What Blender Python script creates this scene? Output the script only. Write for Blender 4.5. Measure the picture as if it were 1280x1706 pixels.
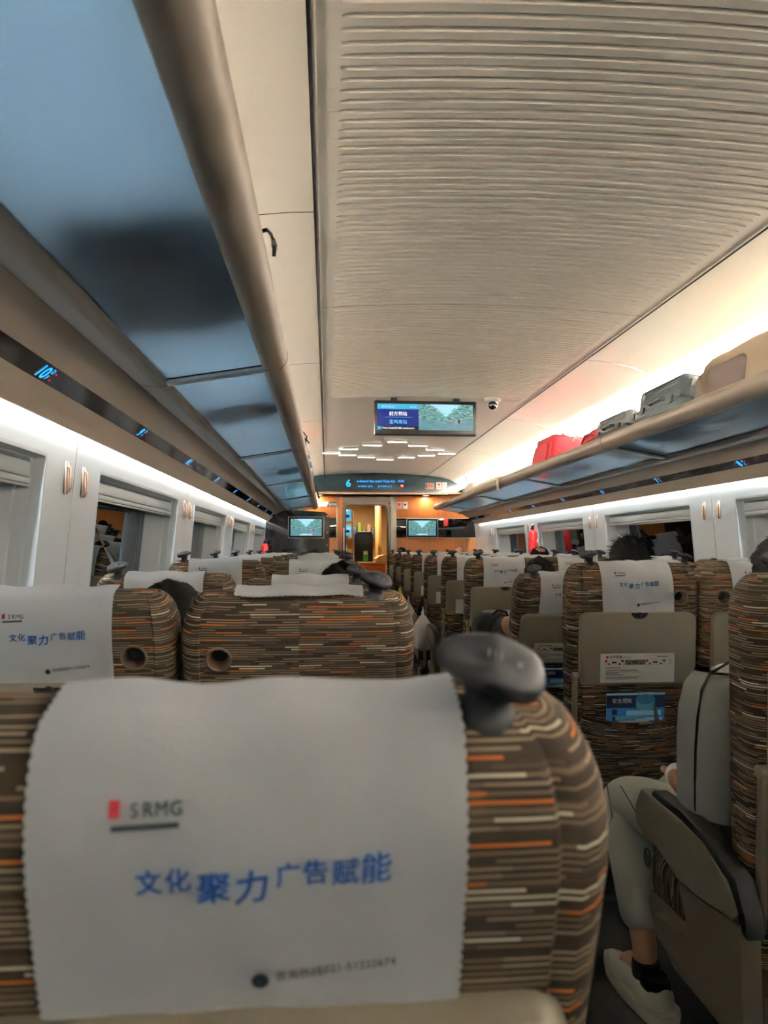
import bpy, bmesh, math, random
from mathutils import Vector, Matrix, Euler
R = math.radians
SC = bpy.context.scene
COL = SC.collection
for _o in list(bpy.data.objects): bpy.data.objects.remove(_o)

# ------------------------------------------------------------------ camera, exposure, world, lights
cam_d = bpy.data.cameras.new('camera'); cam = bpy.data.objects.new('camera', cam_d); COL.objects.link(cam)
cam.location = (-0.77, 0.0, 1.27)
cam.rotation_euler = (R(92.95), 0, R(-4.6))
cam_d.sensor_fit = 'VERTICAL'; cam_d.sensor_height = 36; cam_d.lens = 24.94
cam_d.clip_start = 0.02
cam_d.dof.use_dof = True; cam_d.dof.focus_distance = 4.0; cam_d.dof.aperture_fstop = 7.0
SC.camera = cam
vs = SC.view_settings
vs.view_transform = 'Standard'; vs.look = 'None'; vs.gamma = 1.0; vs.exposure = 1.98; vs.use_curve_mapping = False
W = bpy.data.worlds.new('world'); SC.world = W; W.use_nodes = True
W.node_tree.nodes['Background'].inputs[0].default_value = (0.004, 0.005, 0.007, 1)
W.node_tree.nodes['Background'].inputs[1].default_value = 1.0

def area(name, loc, rot, sx, sy, power, color=(1, 1, 1), spread=180):
    l = bpy.data.lights.new(name, 'AREA'); l.shape = 'RECTANGLE'; l.size = sx; l.size_y = sy
    l.energy = power; l.color = color; l.spread = R(spread)
    o = bpy.data.objects.new(name, l); COL.objects.link(o); o.location = loc; o.rotation_euler = rot
    return o
WARM = (1.0, 0.94, 0.86)
COOL = (0.84, 0.94, 1.0)
for s in (-1, 1):
    # lamps in the cove behind the luggage rack board, shining up on the curved ceiling
    area('cove_lamp', (s*1.430, 2.6, 2.16), (R(180), s*R(-20), 0), 0.07, 17.0, 2150 if s > 0 else 1700, WARM)
    # lamps under the cornice, washing the window wall
    area('wall_wash_lamp', (s*1.640, 2.6, 1.745), (0, s*R(-2), 0), 0.022, 17.0, 88, COOL)
# the two downlights at the end partition, and the lamps of the service area beyond the door
for x in (-0.90, 0.83):
    area('partition_downlight', (x, 11.38, 2.118), (0, 0, 0), 0.05, 0.05, 1.0, (1, 0.82, 0.6))
for x, y in ((-0.38, 12.3), (0.05, 12.6), (-0.12, 13.3)):
    area('service_downlight', (x, y, 2.155), (0, 0, 0), 0.12, 0.12, 4.5, (1, 0.80, 0.55))

# ------------------------------------------------------------------ materials
def lin(c):
    return tuple(((v/255)/12.92 if v/255 <= 0.04045 else ((v/255+0.055)/1.055)**2.4) for v in c)
def mat(name, rgb, rough=0.5, metal=0.0, noise=0.0, nscale=30, bump=0.0, bscale=200, spec=0.5, coat=0.0):
    m = bpy.data.materials.new(name); m.use_nodes = True
    nt = m.node_tree; b = nt.nodes['Principled BSDF']
    c = lin(rgb)
    b.inputs['Base Color'].default_value = (*c, 1); b.inputs['Roughness'].default_value = rough
    b.inputs['Metallic'].default_value = metal
    b.inputs['Specular IOR Level'].default_value = spec
    b.inputs['Coat Weight'].default_value = coat
    if noise or bump:
        tc = nt.nodes.new('ShaderNodeTexCoord')
    if noise:
        n = nt.nodes.new('ShaderNodeTexNoise'); n.inputs['Scale'].default_value = nscale; n.inputs['Detail'].default_value = 3
        mx = nt.nodes.new('ShaderNodeMix'); mx.data_type = 'RGBA'
        mx.inputs[6].default_value = (*[v*(1-noise) for v in c], 1); mx.inputs[7].default_value = (*[min(1, v*(1+noise)) for v in c], 1)
        nt.links.new(tc.outputs['Object'], n.inputs['Vector']); nt.links.new(n.outputs[0], mx.inputs[0]); nt.links.new(mx.outputs[2], b.inputs['Base Color'])
    if bump:
        n2 = nt.nodes.new('ShaderNodeTexNoise'); n2.inputs['Scale'].default_value = bscale
        bp = nt.nodes.new('ShaderNodeBump'); bp.inputs['Strength'].default_value = bump; bp.inputs['Distance'].default_value = 0.002
        nt.links.new(tc.outputs['Object'], n2.inputs['Vector']); nt.links.new(n2.outputs[0], bp.inputs['Height']); nt.links.new(bp.outputs[0], b.inputs['Normal'])
    return m
def emit(name, rgb, s=1.0):
    m = bpy.data.materials.new(name); m.use_nodes = True; nt = m.node_tree
    b = nt.nodes['Principled BSDF']; c = lin(rgb)
    b.inputs['Base Color'].default_value = (0, 0, 0, 1); b.inputs['Emission Color'].default_value = (*c, 1); b.inputs['Emission Strength'].default_value = s/3.4
    b.inputs['Roughness'].default_value = 0.2
    return m
class NT:
    """tiny node helper"""
    def __init__(s, m): s.nt = m.node_tree
    def n(s, t, **k):
        o = s.nt.nodes.new(t)
        for a, v in k.items(): setattr(o, a, v)
        return o
    def l(s, a, b): s.nt.links.new(a, b)
    def math(s, op, a, b=None, c=None):
        o = s.n('ShaderNodeMath', operation=op)
        for i, v in enumerate((a, b, c)):
            if v is None: continue
            if isinstance(v, (int, float)): o.inputs[i].default_value = v
            else: s.l(v, o.inputs[i])
        return o.outputs[0]
    def mix(s, f, a, b):
        o = s.n('ShaderNodeMix', data_type='RGBA')
        for i, v in ((0, f), (6, a), (7, b)):
            if isinstance(v, tuple): o.inputs[i].default_value = (*v, 1)
            elif isinstance(v, (int, float)): o.inputs[i].default_value = v
            else: s.l(v, o.inputs[i])
        return o.outputs[2]

def fabric():
    m = bpy.data.materials.new('striped_seat_fabric'); m.use_nodes = True
    h = NT(m); b = m.node_tree.nodes['Principled BSDF']
    b.inputs['Roughness'].default_value = 0.9; b.inputs['Specular IOR Level'].default_value = 0.15
    uv = h.n('ShaderNodeUVMap'); sep = h.n('ShaderNodeSeparateXYZ'); h.l(uv.outputs[0], sep.inputs[0])
    u, v = sep.outputs[0], sep.outputs[1]
    # threads are never dead straight
    wob = h.n('ShaderNodeTexNoise'); wob.inputs['Scale'].default_value = 9; h.l(uv.outputs[0], wob.inputs['Vector'])
    v = h.math('ADD', v, h.math('MULTIPLY', wob.outputs[0], 0.004))
    p = 0.0052
    vr = h.math('DIVIDE', v, p); row = h.math('FLOOR', vr); fr = h.math('FRACT', vr)
    wn = h.n('ShaderNodeTexWhiteNoise', noise_dimensions='1D'); h.l(row, wn.inputs['W'])
    def cells(L, k):
        cu = h.math('FLOOR', h.math('ADD', h.math('DIVIDE', u, L), h.math('MULTIPLY', wn.outputs[0], k)))
        cb = h.n('ShaderNodeCombineXYZ'); h.l(cu, cb.inputs[0]); h.l(row, cb.inputs[1]); cb.inputs[2].default_value = k
        w2 = h.n('ShaderNodeTexWhiteNoise', noise_dimensions='3D'); h.l(cb.outputs[0], w2.inputs['Vector'])
        return w2.outputs[0]
    def ramp(f, stops):
        r = h.n('ShaderNodeValToRGB'); r.color_ramp.interpolation = 'CONSTANT'
        e = r.color_ramp.elements
        e[0].position = 0; e[0].color = (*lin(stops[0][1]), 1)
        e[1].position = stops[1][0]; e[1].color = (*lin(stops[1][1]), 1)
        for q, c in stops[2:]:
            x = e.new(q); x.color = (*lin(c), 1)
        h.l(f, r.inputs[0]); return r.outputs[0]
    bg = ramp(cells(0.085, 23.0), [(0, (48, 40, 33)), (0.38, (82, 69, 55)), (0.48, (54, 45, 36)), (0.84, (70, 58, 46))])
    ln = ramp(cells(0.052, 17.0), [(0, (50, 42, 34)), (0.26, (138, 121, 99)), (0.55, (108, 93, 75)), (0.81, (196, 108, 46)), (0.89, (206, 196, 170)), (0.95, (80, 68, 56))])
    mask = h.math('MULTIPLY', h.math('GREATER_THAN', fr, 0.32), h.math('LESS_THAN', fr, 0.72))
    c = h.mix(mask, bg, ln)
    h.l(c, b.inputs['Base Color'])
    bp = h.n('ShaderNodeBump'); bp.inputs['Strength'].default_value = 0.5; bp.inputs['Distance'].default_value = 0.001
    h.l(mask, bp.inputs['Height']); h.l(bp.outputs[0], b.inputs['Normal'])
    return m

def wood():
    m = bpy.data.materials.new('orange_wood_veneer'); m.use_nodes = True
    h = NT(m); b = m.node_tree.nodes['Principled BSDF']; b.inputs['Roughness'].default_value = 0.35
    tc = h.n('ShaderNodeTexCoord'); mp = h.n('ShaderNodeMapping'); mp.inputs['Scale'].default_value = (14, 14, 0.8)
    h.l(tc.outputs['Object'], mp.inputs[0])
    n = h.n('ShaderNodeTexNoise'); n.inputs['Scale'].default_value = 3; n.inputs['Detail'].default_value = 5; h.l(mp.outputs[0], n.inputs['Vector'])
    h.l(h.mix(n.outputs[0], lin((140, 78, 36)), lin((206, 130, 68))), b.inputs['Base Color'])
    return m

def glass_pane():
    m = bpy.data.materials.new('window_glass'); m.use_nodes = True; h = NT(m); nt = m.node_tree
    nt.nodes.remove(nt.nodes['Principled BSDF']); out = nt.nodes['Material Output']
    tr = h.n('ShaderNodeBsdfTransparent'); tr.inputs[0].default_value = (0.5, 0.55, 0.55, 1)
    gl = h.n('ShaderNodeBsdfGlossy'); gl.inputs['Roughness'].default_value = 0.015; gl.inputs[0].default_value = (0.85, 0.9, 0.95, 1)
    fz = h.n('ShaderNodeFresnel'); fz.inputs[0].default_value = 1.9
    mx = h.n('ShaderNodeMixShader'); h.l(fz.outputs[0], mx.inputs[0]); h.l(tr.outputs[0], mx.inputs[1]); h.l(gl.outputs[0], mx.inputs[2])
    h.l(mx.outputs[0], out.inputs[0]); return m

def rack_glass():
    m = bpy.data.materials.new('blue_frosted_glass'); m.use_nodes = True; h = NT(m); nt = m.node_tree
    nt.nodes.remove(nt.nodes['Principled BSDF']); out = nt.nodes['Material Output']
    tl = h.n('ShaderNodeBsdfTranslucent'); tl.inputs[0].default_value = (0.50, 0.68, 0.86, 1)
    df = h.n('ShaderNodeBsdfDiffuse'); df.inputs[0].default_value = (0.20, 0.27, 0.34, 1)
    gl = h.n('ShaderNodeBsdfGlossy'); gl.inputs['Roughness'].default_value = 0.16; gl.inputs[0].default_value = (0.8, 0.9, 1, 1)
    a = h.n('ShaderNodeMixShader'); a.inputs[0].default_value = 0.70; h.l(df.outputs[0], a.inputs[1]); h.l(tl.outputs[0], a.inputs[2])
    fz = h.n('ShaderNodeFresnel'); fz.inputs[0].default_value = 1.5
    mx = h.n('ShaderNodeMixShader'); h.l(fz.outputs[0], mx.inputs[0]); h.l(a.outputs[0], mx.inputs[1]); h.l(gl.outputs[0], mx.inputs[2])
    h.l(mx.outputs[0], out.inputs[0]); return m

def river_screen():
    """the river film on the screens: green banks, pale sky, a boat; seen through generated coordinates of the flat screen"""
    m = bpy.data.materials.new('river_film_picture'); m.use_nodes = True; h = NT(m); b = m.node_tree.nodes['Principled BSDF']
    uv = h.n('ShaderNodeUVMap'); sep = h.n('ShaderNodeSeparateXYZ'); h.l(uv.outputs[0], sep.inputs[0]); u, v = sep.outputs[0], sep.outputs[1]
    n = h.n('ShaderNodeTexNoise'); n.inputs['Scale'].default_value = 15; n.inputs['Detail'].default_value = 6; h.l(uv.outputs[0], n.inputs['Vector'])
    trees = h.mix(h.math('MULTIPLY', h.math('SUBTRACT', n.outputs[0], 0.34), 2.6), lin((16, 62, 70)), lin((130, 190, 182)))
    d = h.math('ABSOLUTE', h.math('SUBTRACT', u, 0.5))
    nd = h.math('ADD', d, h.math('MULTIPLY', h.math('SUBTRACT', n.outputs[0], 0.5), 0.35))
    skym = h.math('MULTIPLY', h.math('LESS_THAN', nd, h.math('MULTIPLY', h.math('SUBTRACT', v, 0.52), 0.55)), 1.0)
    c1 = h.mix(skym, trees, lin((150, 200, 215)))
    wn = h.n('ShaderNodeTexNoise'); wn.inputs['Scale'].default_value = 5; wn.inputs['Detail'].default_value = 2; h.l(uv.outputs[0], wn.inputs['Vector'])
    water = h.mix(wn.outputs[0], lin((26, 82, 96)), lin((110, 160, 165)))
    wm = h.math('LESS_THAN', v, h.math('ADD', 0.36, h.math('MULTIPLY', d, 0.1)))
    c2 = h.mix(wm, c1, water)
    b.inputs['Base Color'].default_value = (0.0, 0.0, 0.0, 1); b.inputs['Roughness'].default_value = 0.25
    h.l(c2, b.inputs['Emission Color']); b.inputs['Emission Strength'].default_value = 0.36
    return m

def plaid():
    m = bpy.data.materials.new('blue_plaid_cloth'); m.use_nodes = True; h = NT(m); b = m.node_tree.nodes['Principled BSDF']; b.inputs['Roughness'].default_value = 0.8
    tc = h.n('ShaderNodeTexCoord'); sep = h.n('ShaderNodeSeparateXYZ'); h.l(tc.outputs['Object'], sep.inputs[0])
    def band(o, p, w): return h.math('LESS_THAN', h.math('FRACT', h.math('DIVIDE', o, p)), w)
    c = h.mix(band(sep.outputs[2], 0.09, 0.35), lin((60, 120, 180)), lin((225, 225, 215)))
    c = h.mix(band(sep.outputs[1], 0.09, 0.3), c, lin((30, 60, 110)))
    c = h.mix(band(sep.outputs[2], 0.27, 0.12), c, lin((220, 120, 60)))
    h.l(c, b.inputs['Base Color']); return m

def slotted_ceiling():
    """warm white metal with a row of tiny perforations inside every groove"""
    m = bpy.data.materials.new('slotted_ceiling_metal'); m.use_nodes = True; h = NT(m); b = m.node_tree.nodes['Principled BSDF']
    b.inputs['Roughness'].default_value = 0.45
    tc = h.n('ShaderNodeTexCoord'); sep = h.n('ShaderNodeSeparateXYZ'); h.l(tc.outputs['Object'], sep.inputs[0])
    x, y = sep.outputs[0], sep.outputs[1]
    fx = h.math('FRACT', h.math('DIVIDE', x, 0.024)); fy = h.math('FRACT', h.math('DIVIDE', y, 0.043))
    dx = h.math('MULTIPLY', h.math('SUBTRACT', fx, 0.5), 0.024); dy = h.math('MULTIPLY', h.math('SUBTRACT', fy, 0.72), 0.043)
    d = h.math('SQRT', h.math('ADD', h.math('MULTIPLY', dx, dx), h.math('MULTIPLY', dy, dy)))
    k = h.math('MULTIPLY', h.math('LESS_THAN', d, 0.0017), h.math('LESS_THAN', h.math('ABSOLUTE', x), 0.715))
    k = h.math('MULTIPLY', k, h.math('LESS_THAN', y, 5.45))
    h.l(h.mix(k, lin((230, 224, 214)), lin((35, 30, 26))), b.inputs['Base Color'])
    return m

M = dict(
    fabric=fabric(), wood=wood(), pane=glass_pane(), rackglass=rack_glass(), river=river_screen(), plaid=plaid(), slots=slotted_ceiling(),
    side_ceiling=mat('side_ceiling_white', (232, 226, 214), 0.45),
    smooth_ceiling=mat('smooth_ceiling_white', (230, 224, 214), 0.45),
    wall=mat('wall_white', (205, 210, 212), 0.32, noise=0.02, nscale=3),
    reveal=mat('window_reveal_grey', (190, 196, 200), 0.35),
    cornice=mat('cornice_taupe', (172, 156, 140), 0.45),
    rail=mat('rack_rail_taupe', (138, 125, 113), 0.42, metal=0.1),
    railgrey=mat('rack_rail_grey', (134, 128, 122), 0.4, metal=0.15),
    dark=mat('dark_gap', (22, 21, 20), 0.7),
    black=mat('black_plastic', (14, 14, 16), 0.4, spec=0.3),
    handle=mat('charcoal_handle_plastic', (38, 39, 42), 0.5, bump=0.1, bscale=900, spec=0.3),
    glossblack=mat('gloss_black', (10, 11, 13), 0.06, spec=0.8),
    strip=mat('strip_black_glass', (30, 32, 38), 0.08, spec=1.0),
    beige=mat('beige_brown_plastic', (126, 116, 98), 0.42, noise=0.03, nscale=8),
    beigedark=mat('taupe_brown_plastic', (112, 98, 82), 0.45),
    funnel=mat('recess_brown_plastic', (104, 82, 68), 0.5),
    pad=mat('armrest_pad_black', (24, 23, 23), 0.4),
    cover=mat('white_cover_cloth', (206, 205, 206), 0.85, noise=0.02, nscale=40, bump=0.25, bscale=350),
    blueink=mat('blue_ink', (20, 74, 150), 0.7), darkink=mat('dark_ink', (50, 58, 66), 0.7), redink=mat('red_ink', (205, 40, 55), 0.7),
    floor=mat('dark_floor', (38, 36, 34), 0.6, noise=0.15, nscale=60),
    teal=mat('header_teal_panel', (3, 24, 30), 0.12),
    white=mat('white_plastic', (232, 230, 226), 0.4), paper=mat('sticker_paper', (214, 208, 198), 0.5),
    chrome=mat('brushed_metal', (190, 186, 180), 0.3, metal=0.9), bronze=mat('bronze_hook', (142, 116, 98), 0.3, metal=0.7),
    ledwhite=emit('led_white', (255, 250, 240), 4.0), led_soft=emit('downlight_glow', (255, 226, 180), 6.0),
    ledblue=emit('led_blue', (50, 165, 255), 1.6), ledred=emit('led_red', (255, 40, 40), 1.2), ledteal=emit('led_teal_line', (20, 90, 110), 0.8),
    scr_navy=emit('screen_navy', (24, 48, 140), 0.8), scr_cyan=emit('screen_cyan', (70, 185, 225), 0.9), scr_white=emit('screen_white', (255, 255, 255), 0.95),
    scr_lblue=emit('screen_light_blue', (120, 200, 240), 0.9), scr_black=emit('screen_black', (6, 12, 30), 0.6), scr_pale=emit('screen_pale_cyan', (170, 225, 235), 0.9),
    scr_boat=emit('screen_boat', (190, 190, 195), 0.7), scr_boatred=emit('screen_boat_figure', (110, 60, 75), 0.7),
    red=mat('red_paint', (190, 30, 30), 0.35), redcloth=mat('red_nylon', (164, 24, 40), 0.75, bump=0.3, bscale=400), redtrim=mat('dark_red_piping', (120, 20, 30), 0.6),
    grey_case=mat('grey_hard_shell', (104, 108, 112), 0.4), green_case=mat('slate_green_hard_shell', (66, 80, 84), 0.38), casedark=mat('case_dark_trim', (52, 58, 60), 0.45),
    tan=mat('tan_canvas', (170, 152, 130), 0.85, bump=0.3, bscale=300), brown=mat('brown_canvas', (92, 80, 74), 0.85),
    offwhite=mat('cream_cloth', (222, 212, 196), 0.85), plastic_bag=mat('white_plastic_bag', (226, 224, 222), 0.3), lime=mat('lime_bag', (170, 190, 60), 0.4),
    blackcloth=mat('black_nylon', (20, 20, 22), 0.8, bump=0.3, bscale=400),
    cardnavy=mat('card_navy', (22, 40, 78), 0.4), cardblue=mat('card_blue', (54, 124, 196), 0.4), cardlight=mat('card_light_blue', (150, 200, 225), 0.4),
    cardcap=mat('card_blue_cap', (60, 120, 170), 0.4), cardcap2=mat('card_blue_cap_side', (84, 160, 190), 0.4),
    cardskin=mat('card_beige', (200, 178, 150), 0.4), teal_seat=mat('grey_strap', (70, 84, 92), 0.5),
    skin=mat('skin', (188, 136, 110), 0.5, noise=0.04, nscale=20), shirt=mat('white_shirt', (216, 212, 200), 0.8, noise=0.03, nscale=8), trousers=mat('khaki_white_trousers', (196, 190, 172), 0.85, noise=0.03, nscale=8),
    piping=mat('black_piping', (18, 18, 20), 0.6), sock=mat('black_sock', (16, 16, 18), 0.8), shoe=mat('cream_shoe', (206, 198, 176), 0.6), shoesole=mat('shoe_sole', (190, 178, 160), 0.6),
    grey_shirt=mat('dark_grey_shirt', (54, 56, 62), 0.85), navy_shirt=mat('navy_shirt', (30, 36, 56), 0.85), dark_trousers=mat('dark_trousers', (34, 34, 40), 0.85),
    yellowwall=mat('cream_yellow_wall', (214, 176, 110), 0.5), darkwood=mat('dark_brown_counter', (74, 44, 26), 0.45), tanbox=mat('tan_counter_top', (214, 184, 140), 0.45),
    greenlabel=mat('green_label', (60, 150, 60), 0.5), orangewarm=mat('warm_orange_panel', (190, 110, 50), 0.4), frame_dark=mat('door_frame_bronze', (92, 80, 68), 0.35, metal=0.3),
    frame_light=mat('door_frame_light_metal', (180, 172, 160), 0.35, metal=0.3),
)
def hairmat(name, rgb):
    m = mat(name, rgb, 0.85, spec=0.12); h = NT(m); b = m.node_tree.nodes['Principled BSDF']
    tc = h.n('ShaderNodeTexCoord'); mp = h.n('ShaderNodeMapping'); mp.inputs['Scale'].default_value = (160, 160, 12); h.l(tc.outputs['Object'], mp.inputs[0])
    n = h.n('ShaderNodeTexNoise'); n.inputs['Scale'].default_value = 2; h.l(mp.outputs[0], n.inputs['Vector'])
    bp = h.n('ShaderNodeBump'); bp.inputs['Strength'].default_value = 0.4; bp.inputs['Distance'].default_value = 0.002
    h.l(n.outputs[0], bp.inputs['Height']); h.l(bp.outputs[0], b.inputs['Normal']); return m
M['hair'] = hairmat('black_hair', (9, 8, 8))

# ------------------------------------------------------------------ object and mesh helpers
def tag(o, label=None, cat=None, group=None, kind=None):
    if label: o['label'] = label
    if cat: o['category'] = cat
    if group: o['group'] = group
    if kind: o['kind'] = kind
    return o
def link(name, me, parent=None):
    o = bpy.data.objects.new(name, me); COL.objects.link(o)
    if parent: o.parent = parent
    return o
def empty(name, loc, rz=0, label=None, cat=None, group=None, kind=None):
    o = bpy.data.objects.new(name, None); COL.objects.link(o); o.empty_display_size = 0.1
    o.location = loc; o.rotation_euler = (0, 0, rz)
    return tag(o, label, cat, group, kind)
def copy_tree(o, parent=None):
    c = o.copy(); COL.objects.link(c)
    c.parent = parent
    for ch in [x for x in bpy.data.objects if x.parent == o]: copy_tree(ch, c)
    return c
class B:
    """collects shapes into one mesh"""
    def __init__(s): s.bm = bmesh.new(); s.uv = s.bm.loops.layers.uv.new('UVMap'); s.mi = 0
    def _geo(s, r):
        for f in r: f.material_index = s.mi
    def face(s, vs):
        try:
            f = s.bm.faces.new(vs); f.material_index = s.mi; return f
        except ValueError: return None
    def box(s, c, d, bev=0.0, seg=2, rot=None):
        r = bmesh.ops.create_cube(s.bm, size=1.0); vs = r['verts']
        mt = Matrix.Translation(c) @ ((rot.to_matrix().to_4x4() if rot else Matrix()) @ Matrix.Diagonal((*d, 1)))
        bmesh.ops.transform(s.bm, matrix=mt, verts=vs)
        fs = list({f for v in vs for f in v.link_faces}); s._geo(fs)
        if bev:
            es = list({e for v in vs for e in v.link_edges})
            rr = bmesh.ops.bevel(s.bm, geom=es, offset=bev, segments=seg, affect='EDGES', profile=0.5)
            s._geo(rr['faces'])
        return s
    def prism(s, poly, axis, lo, hi):
        """closed polygon in the other two axes, extruded along axis"""
        def p(a, b, t):
            return {'x': (t, a, b), 'y': (a, t, b), 'z': (a, b, t)}[axis]
        v0 = [s.bm.verts.new(p(a, b, lo)) for a, b in poly]; v1 = [s.bm.verts.new(p(a, b, hi)) for a, b in poly]
        n = len(poly)
        for i in range(n): s.face([v0[i], v0[(i+1) % n], v1[(i+1) % n], v1[i]])
        s.face(v0[::-1]); s.face(v1)
        return s
    def grid(s, fn, nu, nv, closeu=False, uvf=None):
        vs = [[s.bm.verts.new(fn(i, j)) for i in range(nu)] for j in range(nv)]
        for j in range(nv-1):
            for i in range(nu if closeu else nu-1):
                f = s.face([vs[j][i], vs[j][(i+1) % nu], vs[j+1][(i+1) % nu], vs[j+1][i]])
                if f and uvf:
                    for l, (a, c) in zip(f.loops, ((i, j), (i+1, j), (i+1, j+1), (i, j+1))): l[s.uv].uv = uvf(a, c)
        return vs
    def tube(s, pts, r, n=10, caps=True, flat=1.0):
        pts = [Vector(p) for p in pts]; rings = []
        up0 = None
        for i, p in enumerate(pts):
            t = (pts[min(i+1, len(pts)-1)] - pts[max(i-1, 0)]).normalized()
            ref = Vector((0, 0, 1)) if abs(t.z) < 0.95 else Vector((0, 1, 0))
            a = t.cross(ref).normalized(); b2 = a.cross(t).normalized()
            rr = r[i] if isinstance(r, (list, tuple)) else r
            rings.append([s.bm.verts.new(p + a*rr*math.cos(2*math.pi*k/n) + b2*rr*flat*math.sin(2*math.pi*k/n)) for k in range(n)])
        for j in range(len(rings)-1):
            for k in range(n): s.face([rings[j][k], rings[j][(k+1) % n], rings[j+1][(k+1) % n], rings[j+1][k]])
        if caps: s.face(rings[0][::-1]); s.face(rings[-1])
        return s
    def lathe(s, prof, c=(0, 0, 0), n=20, rot=None, sx=1, sy=1, caps=True):
        c = Vector(c); mt = rot.to_matrix() if rot else Matrix.Identity(3); rings = []
        for r, z in prof:
            rings.append([s.bm.verts.new(c + mt @ Vector((r*sx*math.cos(2*math.pi*k/n), r*sy*math.sin(2*math.pi*k/n), z))) for k in range(n)])
        for j in range(len(rings)-1):
            for k in range(n): s.face([rings[j][k], rings[j][(k+1) % n], rings[j+1][(k+1) % n], rings[j+1][k]])
        if caps and prof[0][0] > 0: s.face(rings[0][::-1])
        if caps and prof[-1][0] > 0: s.face(rings[-1])
        return s
    def ball(s, c, r, n=16, rot=None):
        rr = bmesh.ops.create_uvsphere(s.bm, u_segments=n, v_segments=max(6, n*2//3), radius=1.0)
        mt = Matrix.Translation(c) @ ((rot.to_matrix().to_4x4() if rot else Matrix()) @ Matrix.Diagonal((*(r if isinstance(r, (tuple, list)) else (r, r, r)), 1)))
        bmesh.ops.transform(s.bm, matrix=mt, verts=rr['verts'])
        s._geo({f for v in rr['verts'] for f in v.link_faces}); return s
    def mesh(s, me, mt):
        """add a copy of another mesh"""
        n0 = len(s.bm.verts); s.bm.from_mesh(me); s.bm.verts.ensure_lookup_table()
        vs = s.bm.verts[n0:]; bmesh.ops.transform(s.bm, matrix=mt, verts=vs)
        s._geo({f for v in vs for f in v.link_faces}); return s
    def build(s, name, mats, parent=None, smooth=True, loc=None, rot=None, angle=35):
        bmesh.ops.recalc_face_normals(s.bm, faces=s.bm.faces)
        me = bpy.data.meshes.new(name); s.bm.to_mesh(me); s.bm.free()
        for m in (mats if isinstance(mats, (list, tuple)) else [mats]): me.materials.append(M[m] if isinstance(m, str) else m)
        if smooth:
            me.shade_smooth()
            me.set_sharp_from_angle(angle=R(angle))
        o = link(name, me, parent)
        if loc: o.location = loc
        if rot: o.rotation_euler = rot
        return o
def text_me(txt, size=1.0, bold=0.0, shear=0.0, align='LEFT', ext=0.0):
    if bold:
        me = text_me(txt, size, 0, shear, align, ext); bb = bmesh.new()
        for dx, dy in ((-1, -1), (1, -1), (1, 1), (-1, 1)):
            n0 = len(bb.verts); bb.from_mesh(me); bb.verts.ensure_lookup_table()
            bmesh.ops.translate(bb, vec=(dx*bold*.8, dy*bold*.8, 0), verts=bb.verts[n0:])
        bb.to_mesh(me); bb.free(); return me
    cu = bpy.data.curves.new('t', 'FONT'); cu.body = txt; cu.size = size; cu.shear = shear
    cu.align_x = align; cu.resolution_u = 3; cu.extrude = ext
    o = bpy.data.objects.new('t', cu); COL.objects.link(o)
    dg = bpy.context.evaluated_depsgraph_get(); dg.update()
    me = bpy.data.meshes.new_from_object(o.evaluated_get(dg)); bpy.data.objects.remove(o)
    return me
def eval_mesh(o):
    dg = bpy.context.evaluated_depsgraph_get(); dg.update()
    me = bpy.data.meshes.new_from_object(o.evaluated_get(dg))
    o.modifiers.clear(); o.data = me
    return o
def frame(right, up, loc):
    r = Vector(right).normalized(); u = Vector(up).normalized(); n = r.cross(u)
    m = Matrix((r, u, n)).transposed().to_4x4(); m.translation = Vector(loc); return m
ORD = ['nearest', 'first', 'second', 'third', 'fourth', 'fifth', 'sixth', 'seventh', 'eighth', 'ninth', 'tenth', 'eleventh']
# ------------------------------------------------------------------ setting: the carriage shell
Y0, Y1 = -3.4, 11.2
def struct(o): o['kind'] = 'structure'; return o
def wx(z):                                   # half width of the side wall at height z
    return 1.644 + 0.09*min(0.75, max(0, 1.70-z))
# floor
b = B(); b.box((0, 4.3, -0.03), (3.7, 20.8, 0.06)); struct(b.build('floor', 'floor', smooth=False))
# slotted centre ceiling
def cz(x): return 2.465 - 0.035*(x/0.8)**2
xs = [-0.80, -0.742, -0.728, -0.715] + [-0.6+0.1*i for i in range(13)] + [0.715, 0.728, 0.742, 0.80]
P = 0.043; prof = [(0.0, 0), (0.58, 0), (0.64, 0.004), (0.77, 0.006), (0.772, 0.034), (0.90, 0.034), (0.902, -0.0022), (0.94, -0.0030), (0.985, -0.0012)]
ys = []
k0, k1 = int(-1.6/P), int(5.5/P)
b = B(); b.grid(lambda i, j: (xs[i], (Y0, k0*P)[j], cz(xs[i])), len(xs), 2); struct(b.build('ceiling', 'smooth_ceiling'))
for k in range(k0, k1):
    for f, d in prof: ys.append((k*P + f*P, d))
ys.append((k1*P, 0))
def cf(i, j):
    x = xs[i]; y, d = ys[j]; m = 1.0 if abs(x) <= 0.7285 else 0.0
    if abs(abs(x)-0.728) < 0.001: m = 0.6
    return (x, y, cz(x) + d*m)
b = B(); b.grid(cf, len(xs), len(ys))
struct(b.build('ceiling', 'slots', angle=20))
# smooth centre ceiling panels in front of the header
b = B(); b.grid(lambda i, j: (xs[i], (k1*P+0.004, Y1+0.05)[j], cz(xs[i])), len(xs), 2); struct(b.build('ceiling', 'smooth_ceiling'))
b = B(); b.box((0, k1*P+0.002, 2.475), (1.6, 0.012, 0.01)); struct(b.build('trim_1', 'dark', smooth=False))
# thin raised seam across the slotted ceiling
b = B(); b.grid(lambda i, j: (xs[i], (3.375, 3.379)[j], cz(xs[i])-0.0008), len(xs), 2); struct(b.build('trim_2', 'railgrey'))
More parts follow.
